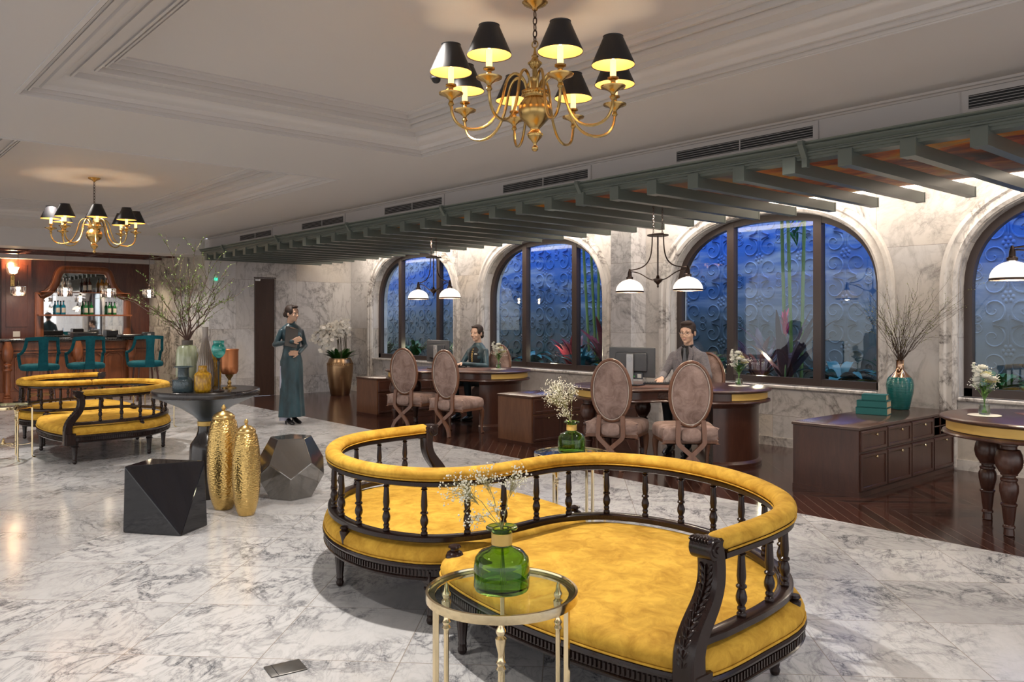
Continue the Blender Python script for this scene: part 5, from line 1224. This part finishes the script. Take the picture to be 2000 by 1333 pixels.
for args in ((3.84, S2, .30, .040, CL, 'clear glass bottle at the left end of the upper bar shelf'), (3.94, S2, .30, .040, CL, 'clear glass bottle second on the upper bar shelf'), (4.22, S2, .28, .036, DKB, 'black bottle left of the dark pair on the upper bar shelf'), (4.31, S2, .30, .040, DKB, 'dark red-brown bottle in the middle of the upper bar shelf'), (4.53, S2, .29, .038, AM, 'amber bottle left of the right-hand pair on the upper bar shelf'), (4.62, S2, .29, .042, AM, 'golden bottle at the right end of the upper bar shelf')): bottle(*args, 'bottles on the upper bar shelf')
# emergency exit sign glow
m = MB(); m.box((XF+.02, 5.62, 2.18), (.03, .05, .05), bev=.004); o = m.build('exit_sign', m_emit('exit_green', (.05, .8, .45), .8, (.02, .3, .2)), None); tag(o, 'small glowing green sign on the pale marble beside the branches', 'sign')
# ============================================================ plants behind the windows
def strap_plant(x, y, z, n, L, w, mat, label, seed, up=1.0, droop=.5, cat='plant', grp='garden plants behind the windows'):
    random.seed(seed); t = empty('garden_plant', (x, y, z), 0, label, cat, grp); m = MB(); L *= 1.3; w *= 1.3
    for i in range(n):
        a = random.uniform(0, 2*PI); m.leaf((random.gauss(0, .03), random.gauss(0, .03), 0), (math.cos(a)*random.uniform(.2, .9), math.sin(a)*random.uniform(.2, .7), up*random.uniform(.6, 1.3)), L*random.uniform(.6, 1.15), w*random.uniform(.7, 1.2), droop, 7)
    m.build('leaves', mat, t); return t
LG1 = simple('garden_leaf', (.03, .11, .03), .4); LG2 = simple('bluish_leaf', (.03, .16, .20), .4); LR = simple('red_leaf', (.16, .02, .035), .4); LP = simple('purple_leaf', (.06, .03, .05), .4); LY = simple('yellow_green_leaf', (.16, .20, .04), .4)
PZ = .6505
for i, (x, y, n, L, w, mt, up, dr, lb) in enumerate((
    (-13.35, 9.1, 26, .55, .045, LG1, 1, .5, 'dark green bushy plant low in the left part of the first window'),
    (-12.6, 9.3, 30, .75, .03, LG1, 1, .6, 'feathery green plant in the middle of the first window'),
    (-11.75, 9.3, 40, .80, .018, LY, 1.2, .7, 'tall yellow-green grass clump at the right of the first window'),
    (-10.0, 9.1, 22, .50, .06, LG1, .8, .6, 'green leafy plant at the left of the second window'),
    (-9.25, 9.15, 18, .55, .075, LG2, .7, .6, 'bluish broad-leaved plant low in the second window'),
    (-8.5, 9.35, 34, .66, .035, LR, 1.2, .4, 'red spiky plant in the middle of the second window'),
    (-8.15, 9.1, 20, .60, .05, LG2, .9, .5, 'bluish strap-leaved plant right of the red plant in the second window'),
    (-7.75, 9.3, 30, .85, .04, LR, 1.3, .3, 'crimson plant at the right edge of the second window'),
    (-6.1, 9.2, 18, .60, .05, LG1, .9, .5, 'dark plant behind the suited man in the third window'),
    (-5.35, 9.3, 24, .85, .035, LP, 1.1, .4, 'dark purple spiky plant in the middle pane of the third window'),
    (-4.95, 9.15, 16, 1.05, .04, LP, 1.3, .3, 'tall arching plant with a pink spike in the third window'),
    (-4.3, 9.2, 30, .55, .055, LG2, .8, .6, 'low leafy plant at the right of the third window'),
    (-3.75, 9.2, 24, .6, .05, LG1, .9, .5, 'dark leafy plant at the right edge of the third window'),
    (-2.75, 9.2, 24, .5, .05, LG1, .9, .6, 'low dark plant at the left of the last window'),
    (-2.0, 9.2, 26, .7, .03, LG1, 1, .5, 'fine-leaved dark plant in the last window'))):
    strap_plant(x*1.09, y, PZ, n, L, w, mt, lb, 40+i, up, dr)
t = empty('pink_bromeliad', (-5.31, 9.02, PZ-.05), 0, 'pink flower spike standing in the dark plants of the third window', 'flower'); m = MB(); m.tube([(0, 0, 0), (.01, 0, .45), (.0, 0, .72)], [.01, .008, .005], 6); m.build('stem', LG1, t); m = MB()
for i in range(12): a = i*2.4; m.leaf((0, 0, .62+.02*i), (math.cos(a)*.4, math.sin(a)*.4, 1), .16, .02, 0, 4)
m.build('bracts', simple('bract_pink', (.55, .03, .12), .5), t)
BAM = simple('bamboo_green', (.13, .22, .06), .35)
for (x, sp, lb, sd) in ((-8.85, .13, 'clump of tall bamboo canes at the right of the second window', 1), (-5.45, .06, 'slim bamboo canes behind the middle mullion of the third window', 2)):
    random.seed(sd); t = empty('bamboo', (x, 9.45, PZ), 0, lb, 'bamboo')
    for i in range(6 if sd == 1 else 3):
        m = MB(); bx_, by_ = random.gauss(0, sp), random.gauss(0, .08); tx, ty = bx_+random.gauss(0, .12), by_+random.gauss(0, .05); pts = []; rr = []
        for k in range(31): f = k/30; pts.append((bx_+(tx-bx_)*f, by_+(ty-by_)*f, 2.6*f)); rr.append(.021 if k % 3 else .024)
        m.tube(pts, rr, 8); m.build('cane', BAM, t)
    m = MB()
    for i in range(70): a = random.uniform(0, 2*PI); m.leaf((random.gauss(0, sp*1.3), random.gauss(0, .1), random.uniform(1.9, 2.6)), (math.cos(a), math.sin(a), random.uniform(-.4, .5)), .22, .016, .4, 4)
    
    for i in range(9): a = random.uniform(0, 2*PI); m.leaf((random.gauss(0, .10), random.gauss(0, .06), random.uniform(2.0, 2.3)), (math.cos(a)*.5, math.sin(a)*.3, .9), .42, .11, .5, 6)
    m.build('leaves', simple('bamboo_leaf', (.02, .22, .06), .4), t)
# ============================================================ people
SKIN = NT('skin'); _n = SKIN.noise(SKIN.obj(), 14, 3); SKIN.l(SKIN.ramp(_n.outputs[0], [(.35, (.60, .38, .27)), (.65, (.68, .45, .33))]), SKIN.b.inputs['Base Color']); SKIN.set(rough=.5, spec=.35)
HAIR = simple('dark_hair', (.030, .016, .011), .65); EYEW = simple('eye_white', (.75, .73, .70), .3); IRIS = simple('iris_dark', (.02, .012, .01), .2); LIP = simple('lips', (.42, .16, .13), .5); TEETH = simple('teeth', (.85, .83, .78), .4)
def remesh(name, prims, voxel, mat, parent, smooth=4, T=None):
    m = MB()
    if T is not None: m.T = T
    for p in prims:
        if p[0] == 'e': m.ell(p[1], p[2], 20, 14, p[3] if len(p) > 3 else None)
        elif p[0] == 'c':
            a, b = Vector(p[1]), Vector(p[2]); r0, r1 = p[3], p[4]; d = b-a; L = d.length; pts = []; rr = []
            for k in range(5): t = -math.cos(PI/2*(k/4)); pts.append(a+d.normalized()*r0*t); rr.append(max(.0008, r0*math.sqrt(max(0, 1-t*t))))
            for k in range(1, 5): t = math.sin(PI/2*k/4); pts.append(b+d.normalized()*r1*t); rr.append(max(.0008, r1*math.sqrt(max(0, 1-t*t))))
            pts.insert(5, b); rr.insert(5, r1); m.tube(pts, rr, 14)
        elif p[0] == 'l':
            rings = [[(cx+rx*math.cos(2*PI*i/28)*(1+p[2]*math.cos(9*2*PI*i/28) if len(p) > 2 else 1), cy+ry*math.sin(2*PI*i/28)*(1+p[2]*math.cos(9*2*PI*i/28) if len(p) > 2 else 1), z) for i in range(28)] for (z, cx, cy, rx, ry) in p[1]]; m.loft(rings)
        elif p[0] == 'm': m.add(*p[1])
    o = m.build(name, None, None)
    md = o.modifiers.new('remesh', 'REMESH'); md.mode = 'VOXEL'; md.voxel_size = voxel
    sm = o.modifiers.new('smooth', 'SMOOTH'); sm.iterations = smooth; sm.factor = .5
    dg = bpy.context.evaluated_depsgraph_get(); me = bpy.data.meshes.new_from_object(o.evaluated_get(dg)); old = o.data
    o.modifiers.clear(); o.data = me; me.name = name; bpy.data.meshes.remove(old)
    for f in me.polygons: f.use_smooth = True
    me.materials.clear(); me.materials.append(getattr(mat, 'm', mat)); o.parent = parent; return o
def head_prims(male=False):
    j = 1.08 if male else .98
    P = [('e', (0, -.008, .030), (.074, .092, .082)), ('e', (0, .020, -.018), (.062*j, .070, .082)), ('e', (0, .034, -.066), (.044*j, .046, .038)), ('e', (0, .066, -.090), (.018*j, .016, .014)),
         ('c', (0, .082, .014), (0, .0985, -.026), .007, .0095), ('e', (-.010, .092, -.030), (.0075, .008, .0065)), ('e', (.010, .092, -.030), (.0075, .008, .0065)),
         ('e', (-.029, .074, .024), (.023, .012, .008)), ('e', (.029, .074, .024), (.023, .012, .008)), ('e', (-.036, .062, -.026), (.022, .020, .022)), ('e', (.036, .062, -.026), (.022, .020, .022)),
         ('e', (0, .080, -.054), (.022, .011, .012)), ('e', (-.075*j, -.004, -.008), (.009, .018, .029)), ('e', (.075*j, -.004, -.008), (.009, .018, .029)), ('c', (0, -.012, -.05), (0, -.022, -.17), .050*j, .050*j)]
    return P
def hand_prims(w, dirn, palmn, side, curl=.35, L=.165):
    """w wrist, dirn finger direction, palmn palm normal, side +1/-1 thumb side"""
    w = Vector(w); d = Vector(dirn).normalized(); n = Vector(palmn).normalized(); s = d.cross(n).normalized()*side; n = s.cross(d).normalized()*side if False else n
    P = []; base = w+d*.085
    for k in range(4):
        q = (k-1.5)*.0185; P.append(('c', w+d*.012+s*q*.6, base+s*q, .0125, .0115))
        fl = (.070, .078, .072, .058)[::-1 if side < 0 else 1][k]; fl = (.068, .077, .071, .056)[k] if True else fl
        a = base+s*q; c1 = curl*(.8+.12*k); d1 = (d*math.cos(c1)+n*math.sin(c1)); b = a+d1*fl*.48; d2 = (d*math.cos(c1*2)+n*math.sin(c1*2)); c = b+d2*fl*.30; d3 = (d*math.cos(c1*2.7)+n*math.sin(c1*2.7)); e = c+d3*fl*.24
        P += [('c', a, b, .0092, .0085), ('c', b, c, .0083, .0077), ('c', c, e, .0076, .0066)]
    t0 = w+d*.025-s*.024; t1 = t0-s*.026+d*.030+n*.008; t2 = t1-s*.008+d*.026+n*.008
    P += [('c', w+d*.015-s*.012, t0, .014, .013), ('c', t0, t1, .012, .0095), ('c', t1, t2, .0092, .0075)]
    return P
def face_parts(body, H, male=False, smile=False):
    m = MB(); m.T = H
    for s in (-1, 1): m.ell((s*.029, .0775, .004), (.0125, .007, .0055), 12, 8)
    e = m.build('eyes', EYEW, body)
    m = MB(); m.T = H
    for s in (-1, 1): m.ell((s*.028-.002, .0835, .004), (.0052, .003, .0052), 10, 6); m.tube([(s*.015, .084, .005), (s*.024, .0865, .0105), (s*.035, .083, .0095), (s*.043, .077, .004)], .0014, 5)
    m.build('irises_and_lashes', IRIS, e)
    m = MB(); m.T = H
    for s in (-1, 1): m.tube([(s*.013, .086, .024), (s*.027, .0865, .030), (s*.044, .074, .025)], [.0028, .0030, .0014] if male else [.0020, .0022, .001], 6)
    m.build('eyebrows', HAIR, body)
    m = MB(); m.T = H; w = .024 if smile else .019; up = .006 if smile else .001
    m.tube([(-w, .079, -.052+up), (-.008, .0895, -.0490), (0, .0900, -.0502), (.008, .0895, -.0490), (w, .079, -.052+up)], [.001, .0026, .0022, .0026, .001], 6)
    m.tube([(-w, .079, -.053+up), (-.008, .0890, -.0590), (.008, .0890, -.0590), (w, .079, -.053+up)], [.001, .0032, .0032, .001], 6)
    m.build('lips', LIP, body)
    if smile: m = MB(); m.T = H; m.tube([(-w*.8, .083, -.0530+up*.6), (0, .0905, -.0545), (w*.8, .083, -.0530+up*.6)], [.001, .0030, .001], 6); m.build('teeth', TEETH, body)
def hmat(c, yaw, pitch=0): return Matrix.Translation(c) @ Matrix.Rotation(yaw, 4, 'Z') @ Matrix.Rotation(pitch, 4, 'X')
def tprims(P, M_):
    out = []; R3_ = M_.to_3x3()
    for p in P:
        if p[0] == 'e': out.append(('e', tuple(M_ @ Vector(p[1])), p[2], R3_ @ (p[3] if len(p) > 3 else Matrix.Identity(3))))
        elif p[0] == 'c': out.append(('c', tuple(M_ @ Vector(p[1])), tuple(M_ @ Vector(p[2])), p[3], p[4]))
    return out
def fdir(v): return math.atan2(v[1], v[0])-PI/2
TEALSILK = NT('teal_silk'); _n = TEALSILK.noise(TEALSILK.mapping(TEALSILK.obj(), scale=(1, 1, .35)), 12, 4); TEALSILK.l(TEALSILK.ramp(_n.outputs[0], [(.35, (.006, .024, .034)), (.65, (.024, .075, .10))]), TEALSILK.b.inputs['Base Color']); TEALSILK.set(rough=.38, sheen=.3)
# ------------------------------------------------------------ standing woman in a long tunic
f = (RGT*.68-FWD*.73)
pw = empty('person', (-10.56, 5.10, 0), fdir(f), 'standing woman in a long teal tunic hugging a black clipboard near the dark door', 'person')
HM = hmat((0, .015, 1.528), math.radians(22), math.radians(-4))
arms = [('c', (.148, -.01, 1.278), (.225, -.03, 1.10), .042, .036), ('c', (.235, -.03, 1.10), (.095, .200, 1.145), .034, .026),
        ('c', (-.148, -.01, 1.278), (-.205, -.01, 1.08), .042, .036), ('c', (-.215, -.01, 1.08), (-.02, .165, .985), .034, .026)]
torso = [('l', [(.90, 0, -.005, .130, .095), (.98, 0, 0, .125, .090), (1.06, 0, .0, .118, .085), (1.16, 0, .01, .138, .100), (1.24, 0, .012, .150, .105), (1.31, 0, -.005, .160, .085), (1.345, 0, -.01, .135, .072), (1.37, 0, -.012, .095, .060), (1.40, 0, -.014, .055, .05)])]
legs = [('c', (.075, 0, .86), (.072, .01, .48), .078, .052), ('c', (.072, .01, .48), (.07, -.005, .09), .050, .032), ('c', (-.075, 0, .86), (-.072, -.02, .48), .078, .052), ('c', (-.072, -.02, .48), (-.07, -.06, .09), .050, .032)]
hands = hand_prims((.095, .200, 1.145), (-.85, .10, .30), (0, -.9, -.1), 1, .25)+hand_prims((-.02, .165, .985), (.9, .20, .02), (0, -.8, 0), -1, .3)
body = remesh('body', tprims(head_prims(), HM)+[('l', [(z, x, y, rx*.93, ry*.93) for z, x, y, rx, ry in torso[0][1]])]+[(k, a, b, r*.8, q*.8) for k, a, b, r, q in arms]+[(k, a, b, r*.9, q*.9) for k, a, b, r, q in legs]+hands, .0048, SKIN, pw, 3)
face_parts(body, HM)
remesh('hair', tprims([('e', (0, -.022, .046), (.083, .092, .080)), ('e', (0, -.05, .0), (.076, .065, .07)), ('e', (.058, .0, .035), (.024, .060, .052)), ('e', (-.058, .0, .035), (.024, .060, .052)), ('e', (0, .045, .098), (.052, .040, .018)), ('e', (0, -.112, -.02), (.040, .034, .040))], HM), .005, HAIR, pw, 3)
tun = [('l', torso[0][1]+[(1.425, 0, -.010, .050, .046)])]+[(k, a, b, r*1.06, q*1.08) for k, a, b, r, q in arms]
remesh('tunic_top', tun+[('e', (.055, .075, 1.22), (.055, .045, .05)), ('e', (-.055, .075, 1.22), (.055, .045, .05))], .006, TEALSILK, pw, 4)
m = MB(); rings = []; n = 60
for (z, cx, cy, rx, ry, fo) in ((1.04, 0, 0, .122, .090, 0), (.96, 0, 0, .134, .098, .01), (.87, 0, -.004, .160, .118, .015), (.75, 0, 0, .162, .125, .025), (.6, 0, 0, .160, .130, .035), (.4, 0, .0, .165, .135, .05), (.22, 0, .0, .178, .145, .06), (.10, 0, .0, .185, .150, .065)):
    rings.append([(cx+rx*(1+fo*math.cos(7*a+z))*math.cos(a), cy+ry*(1+fo*math.cos(7*a+z))*math.sin(a), z) for a in [2*PI*i/n for i in range(n)]])
m.loft(rings); m.build('tunic_skirt', TEALSILK, pw, angle=80)
m = MB(); rings = []
for (z, r) in ((.88, .05), (.8, .078), (.6, .083), (.3, .083), (.05, .09)): rings.append([(.094+r*.92*math.cos(a), -.01+r*.62*math.sin(a), z) for a in [2*PI*i/24 for i in range(24)]])
m.loft(rings); m.build('trousers', simple('pale_trousers', (.50, .50, .62), .5), pw, angle=80)
SHOE = simple('black_shoe', (.012, .011, .012), .25)
for s, y in ((1, .04), (-1, -.03)):
    m = MB(); m.loft([[(s*.07+w*math.cos(a), y+yy+.004*math.sin(a), z+h*math.sin(a)) for a in [2*PI*i/12 for i in range(12)]] for (yy, w, z, h) in ((-.09, .018, .085, .025), (-.05, .03, .075, .03), (.02, .036, .045, .03), (.08, .040, .026, .024), (.13, .034, .018, .018), (.155, .018, .014, .012))]); m.lathe([(.010, 0), (.012, .07)], (s*.07, y-.07, 0), 10); m.build('shoe', SHOE, pw)
v = Matrix.Rotation(fdir(f), 4, 'Z') @ Vector((.075, .172, 1.20)); t = empty('clipboard', (pw.location.x+v.x, pw.location.y+v.y, v.z), fdir(f)+.12, 'black clipboard held against the chest of the standing woman', 'clipboard')
m = MB(); m.T = Matrix.Rotation(math.radians(-12), 4, 'Y') @ Matrix.Rotation(math.radians(10), 4, 'X'); m.box((.02, 0, 0), (.205, .008, .28), bev=.003); m.build('board', simple('clipboard_black', (.014, .014, .018), .45), t); m = MB(); m.T = Matrix.Rotation(math.radians(-12), 4, 'Y') @ Matrix.Rotation(math.radians(10), 4, 'X'); m.box((.02, .008, .13), (.09, .006, .02), bev=.002); m.build('clip', BRONZE, t)
# ------------------------------------------------------------ seated figures
def seated(loc, f, label, male, jacket, hand_pts, head_yaw, scale=1.0):
    p = empty('person', loc, fdir(f), label, 'person'); S = .97 if not male else 1.0; sh = .175 if male else .150; z0 = .545
    HZ = 1.298 if male else 1.242; HM = hmat((0, .02, HZ), math.radians(head_yaw), math.radians(-5)) @ Matrix.Scale(1.06, 4)
    zs = HZ-.20
    tor = [('l', [(z0-.06, 0, 0, .165, .12), (z0+.06, 0, 0, .155, .115), (z0+.20, 0, .0, .135 if not male else .155, .10), (z0+.36, 0, .01, .150 if not male else .172, .112), (zs-.08, 0, .012, sh+.005, .112), (zs-.045, 0, -.002, sh+.012, .095), (zs-.01, 0, -.006, sh-.02, .08), (zs+.02, 0, -.012, .105, .064), (zs+.065, 0, -.012, .056, .052)])]
    arms = []; hp = []
    for s, (hx, hy, hz) in zip((1, -1), hand_pts):
        el = (s*(sh+.075), .10, zs-.27); wr = Vector((hx, hy-.085, hz+.02))
        arms += [('c', (s*(sh-.012), -.005, zs-.065), el, .052 if male else .043, .042 if male else .034), ('c', el, tuple(wr), .040 if male else .033, .028 if male else .025)]
        hp += hand_prims(wr, (-.12*s, 1, -.10), (0, 0, -1), s, .38)
    legs = []
    for s in (-1, 1): legs += [('c', (s*.09, .02, z0), (s*.11, .43, z0+.005), .085, .062), ('c', (s*.11, .43, z0), (s*.10, .36, .09), .056, .038)]
    hh = tprims(head_prims(male), HM)
    body = remesh('body', hh+[('l', [(z, x, y, rx*.92, ry*.92) for z, x, y, rx, ry in tor[0][1]])]+[(k, a, b, r*.8, q*.8) for k, a, b, r, q in arms]+[(k, a, b, r*.88, q*.88) for k, a, b, r, q in legs]+hp, .0048, SKIN, p, 3)
    face_parts(body, HM, male, male)
    J = list(tor)+[(k, a, tuple(Vector(b).lerp(Vector(a), .06)) if i % 2 else b, r*1.1, q*1.12) for i, (k, a, b, r, q) in enumerate(arms)]
    if not male: J += [('e', (s*.055, .085, zs-.15), (.055, .042, .05)) for s in (-1, 1)]
    remesh('jacket' if male else 'tunic_top', J, .006, jacket, p, 4)
    TR = simple('trousers_'+('m' if male else 'f'), (.012, .014, .02), .6) if male else simple('skirt_dark', (.012, .03, .04), .6)
    remesh('trousers' if male else 'skirt', [(k, a, b, r, q) for k, a, b, r, q in legs]+[('e', (0, .0, z0-.01), (.18, .14, .10))], .008, TR, p, 4)
    for s in (-1, 1): m = MB(); m.loft([[(s*.10+w*math.cos(a), .36+yy, max(.004, z+h*math.sin(a))) for a in [2*PI*i/12 for i in range(12)]] for (yy, w, z, h) in ((-.06, .022, .045, .04), (-.02, .038, .045, .045), (.08, .042, .035, .035), (.16, .038, .025, .025), (.20, .018, .018, .015))]); m.build('shoe', SHOE, p)
    return p, HM, zs
JK = NT('grey_suit'); _n = JK.noise(JK.obj(), 60, 3); JK.l(JK.ramp(_n.outputs[0], [(.4, (.115, .105, .115)), (.6, (.155, .14, .15))]), JK.b.inputs['Base Color']); JK.set(rough=.75, sheen=.2)
fm = Vector((.36, -.93, 0)).normalized()
man, HM, zs = seated((-5.58, 7.45, 0), fm, 'smiling man in glasses and grey suit typing at the desk', True, JK, [(.15, .57, .795), (-.04, .60, .795)], -6)
remesh('hair', tprims([('e', (0, -.016, .056), (.083, .092, .076)), ('e', (0, -.040, .012), (.081, .068, .074)), ('e', (0, .030, .102), (.062, .050, .026)), ('e', (.066, .010, .030), (.014, .040, .040)), ('e', (-.066, .010, .030), (.014, .040, .040))], HM), .005, HAIR, man, 3)
m = MB(); m.T = HM
for s in (-1, 1):
    R_x = [(s*.031+.0225*math.copysign(abs(math.cos(a))**.8, math.cos(a)), .100-.004*abs(math.cos(a)), .002+.0165*math.copysign(abs(math.sin(a))**.8, math.sin(a))) for a in [2*PI*i/24 for i in range(25)]]; m.tube(R_x, .0016, 5, cap=False); m.tube([(s*.053, .097, .008), (s*.070, .07, .008), (s*.079, .0, .004)], .0014, 5)
m.tube([(-.010, .101, .006), (0, .103, .009), (.010, .101, .006)], .0014, 5); m.build('glasses', simple('glasses_dark', (.03, .02, .018), .3), man)
# shirt front, tie and lapels
m = MB(); m.add([(-.045, .098, zs+.03), (.045, .098, zs+.03), (.052, .118, zs-.04), (.0, .135, zs-.25), (-.052, .118, zs-.04), (0, .085, zs+.055)], [[0, 5, 1, 2, 3, 4]]); m.tube([(-.045, .05, zs+.05), (0, .085, zs+.045), (.045, .05, zs+.05), (.05, .0, zs+.06), (0, -.06, zs+.07), (-.05, 0, zs+.06), (-.045, .05, zs+.05)], .014, 6); sh_ = m.build('shirt', simple('black_shirt', (.008, .008, .010), .6), man, angle=60); sd_ = sh_.modifiers.new('solid', 'SOLIDIFY'); sd_.thickness = .012
m = MB(); m.prism([(-.014, zs+.035), (.014, zs+.035), (.010, zs+.01), (.024, zs-.14), (.0, zs-.24), (-.024, zs-.14), (-.010, zs+.01)], .122, .138, 'y'); m.build('tie', simple('grey_tie', (.075, .08, .09), .5), man, False)
for s in (-1, 1):
    m = MB(); m.prism([(s*.040, zs+.055), (s*.085, zs+.02), (s*.098, zs-.045), (s*.080, zs-.055), (s*.088, zs-.07), (s*.004, zs-.26), (s*.030, zs-.10), (s*.046, zs-.02)], .112, .128, 'y'); m.build('lapel', JK, man, False)
fw_ = Vector((.30, -.95, 0)).normalized()
wom, HM, zs = seated((-9.42, 7.50, 0), fw_, 'seated woman in a dark teal tunic with hair tied back typing at the desk', False, TEALSILK, [(.13, .50, .795), (-.02, .53, .795)], -4)
remesh('hair', tprims([('e', (0, -.020, .048), (.081, .091, .076)), ('e', (0, -.05, .0), (.074, .062, .068)), ('e', (.060, .002, .032), (.020, .056, .048)), ('e', (-.060, .002, .032), (.020, .056, .048)), ('e', (0, .048, .096), (.050, .036, .015)), ('e', (0, -.10, -.045), (.038, .034, .038))], HM), .005, HAIR, wom, 3)
m = MB(); m.ell((0, .016, zs-.15), (.128, .134, .165), 28, 18); pn = m.build('velvet_front', simple('black_velvet', (.010, .011, .013), .8), wom, False)
m = MB()
for k in range(6): m.tube([(.010*math.cos(a), .020+.132*math.sqrt(max(.3, 1-((.11-.032*k)/.155)**2)), zs-.04-.032*k+.016*math.sin(a)) for a in [2*PI*i/12 for i in range(13)]], .003, 5, cap=False)
m.build('gold_embroidery', GOLD_LEAF, pn); m = MB(); m.box((-.062, .140, zs-.10), (.05, .004, .013)); m.build('name_badge', simple('badge_pale', (.75, .72, .6), .4), pn, False)
c1 = Vector((-5.58, 7.45, 0))-fm*.25+RGT*.16; make_chair(c1.x, c1.y, math.degrees(math.atan2(fm.y, fm.x))-3, 'oval-backed chair behind the suited man, mostly hidden by him')
c2 = Vector((-9.42, 7.50, 0))-fw_*.25+RGT*.20; make_chair(c2.x, c2.y, math.degrees(math.atan2(fw_.y, fw_.x)), 'oval-backed chair behind the seated woman')
# two small objects behind the seated woman's arm are left to the chair silhouette
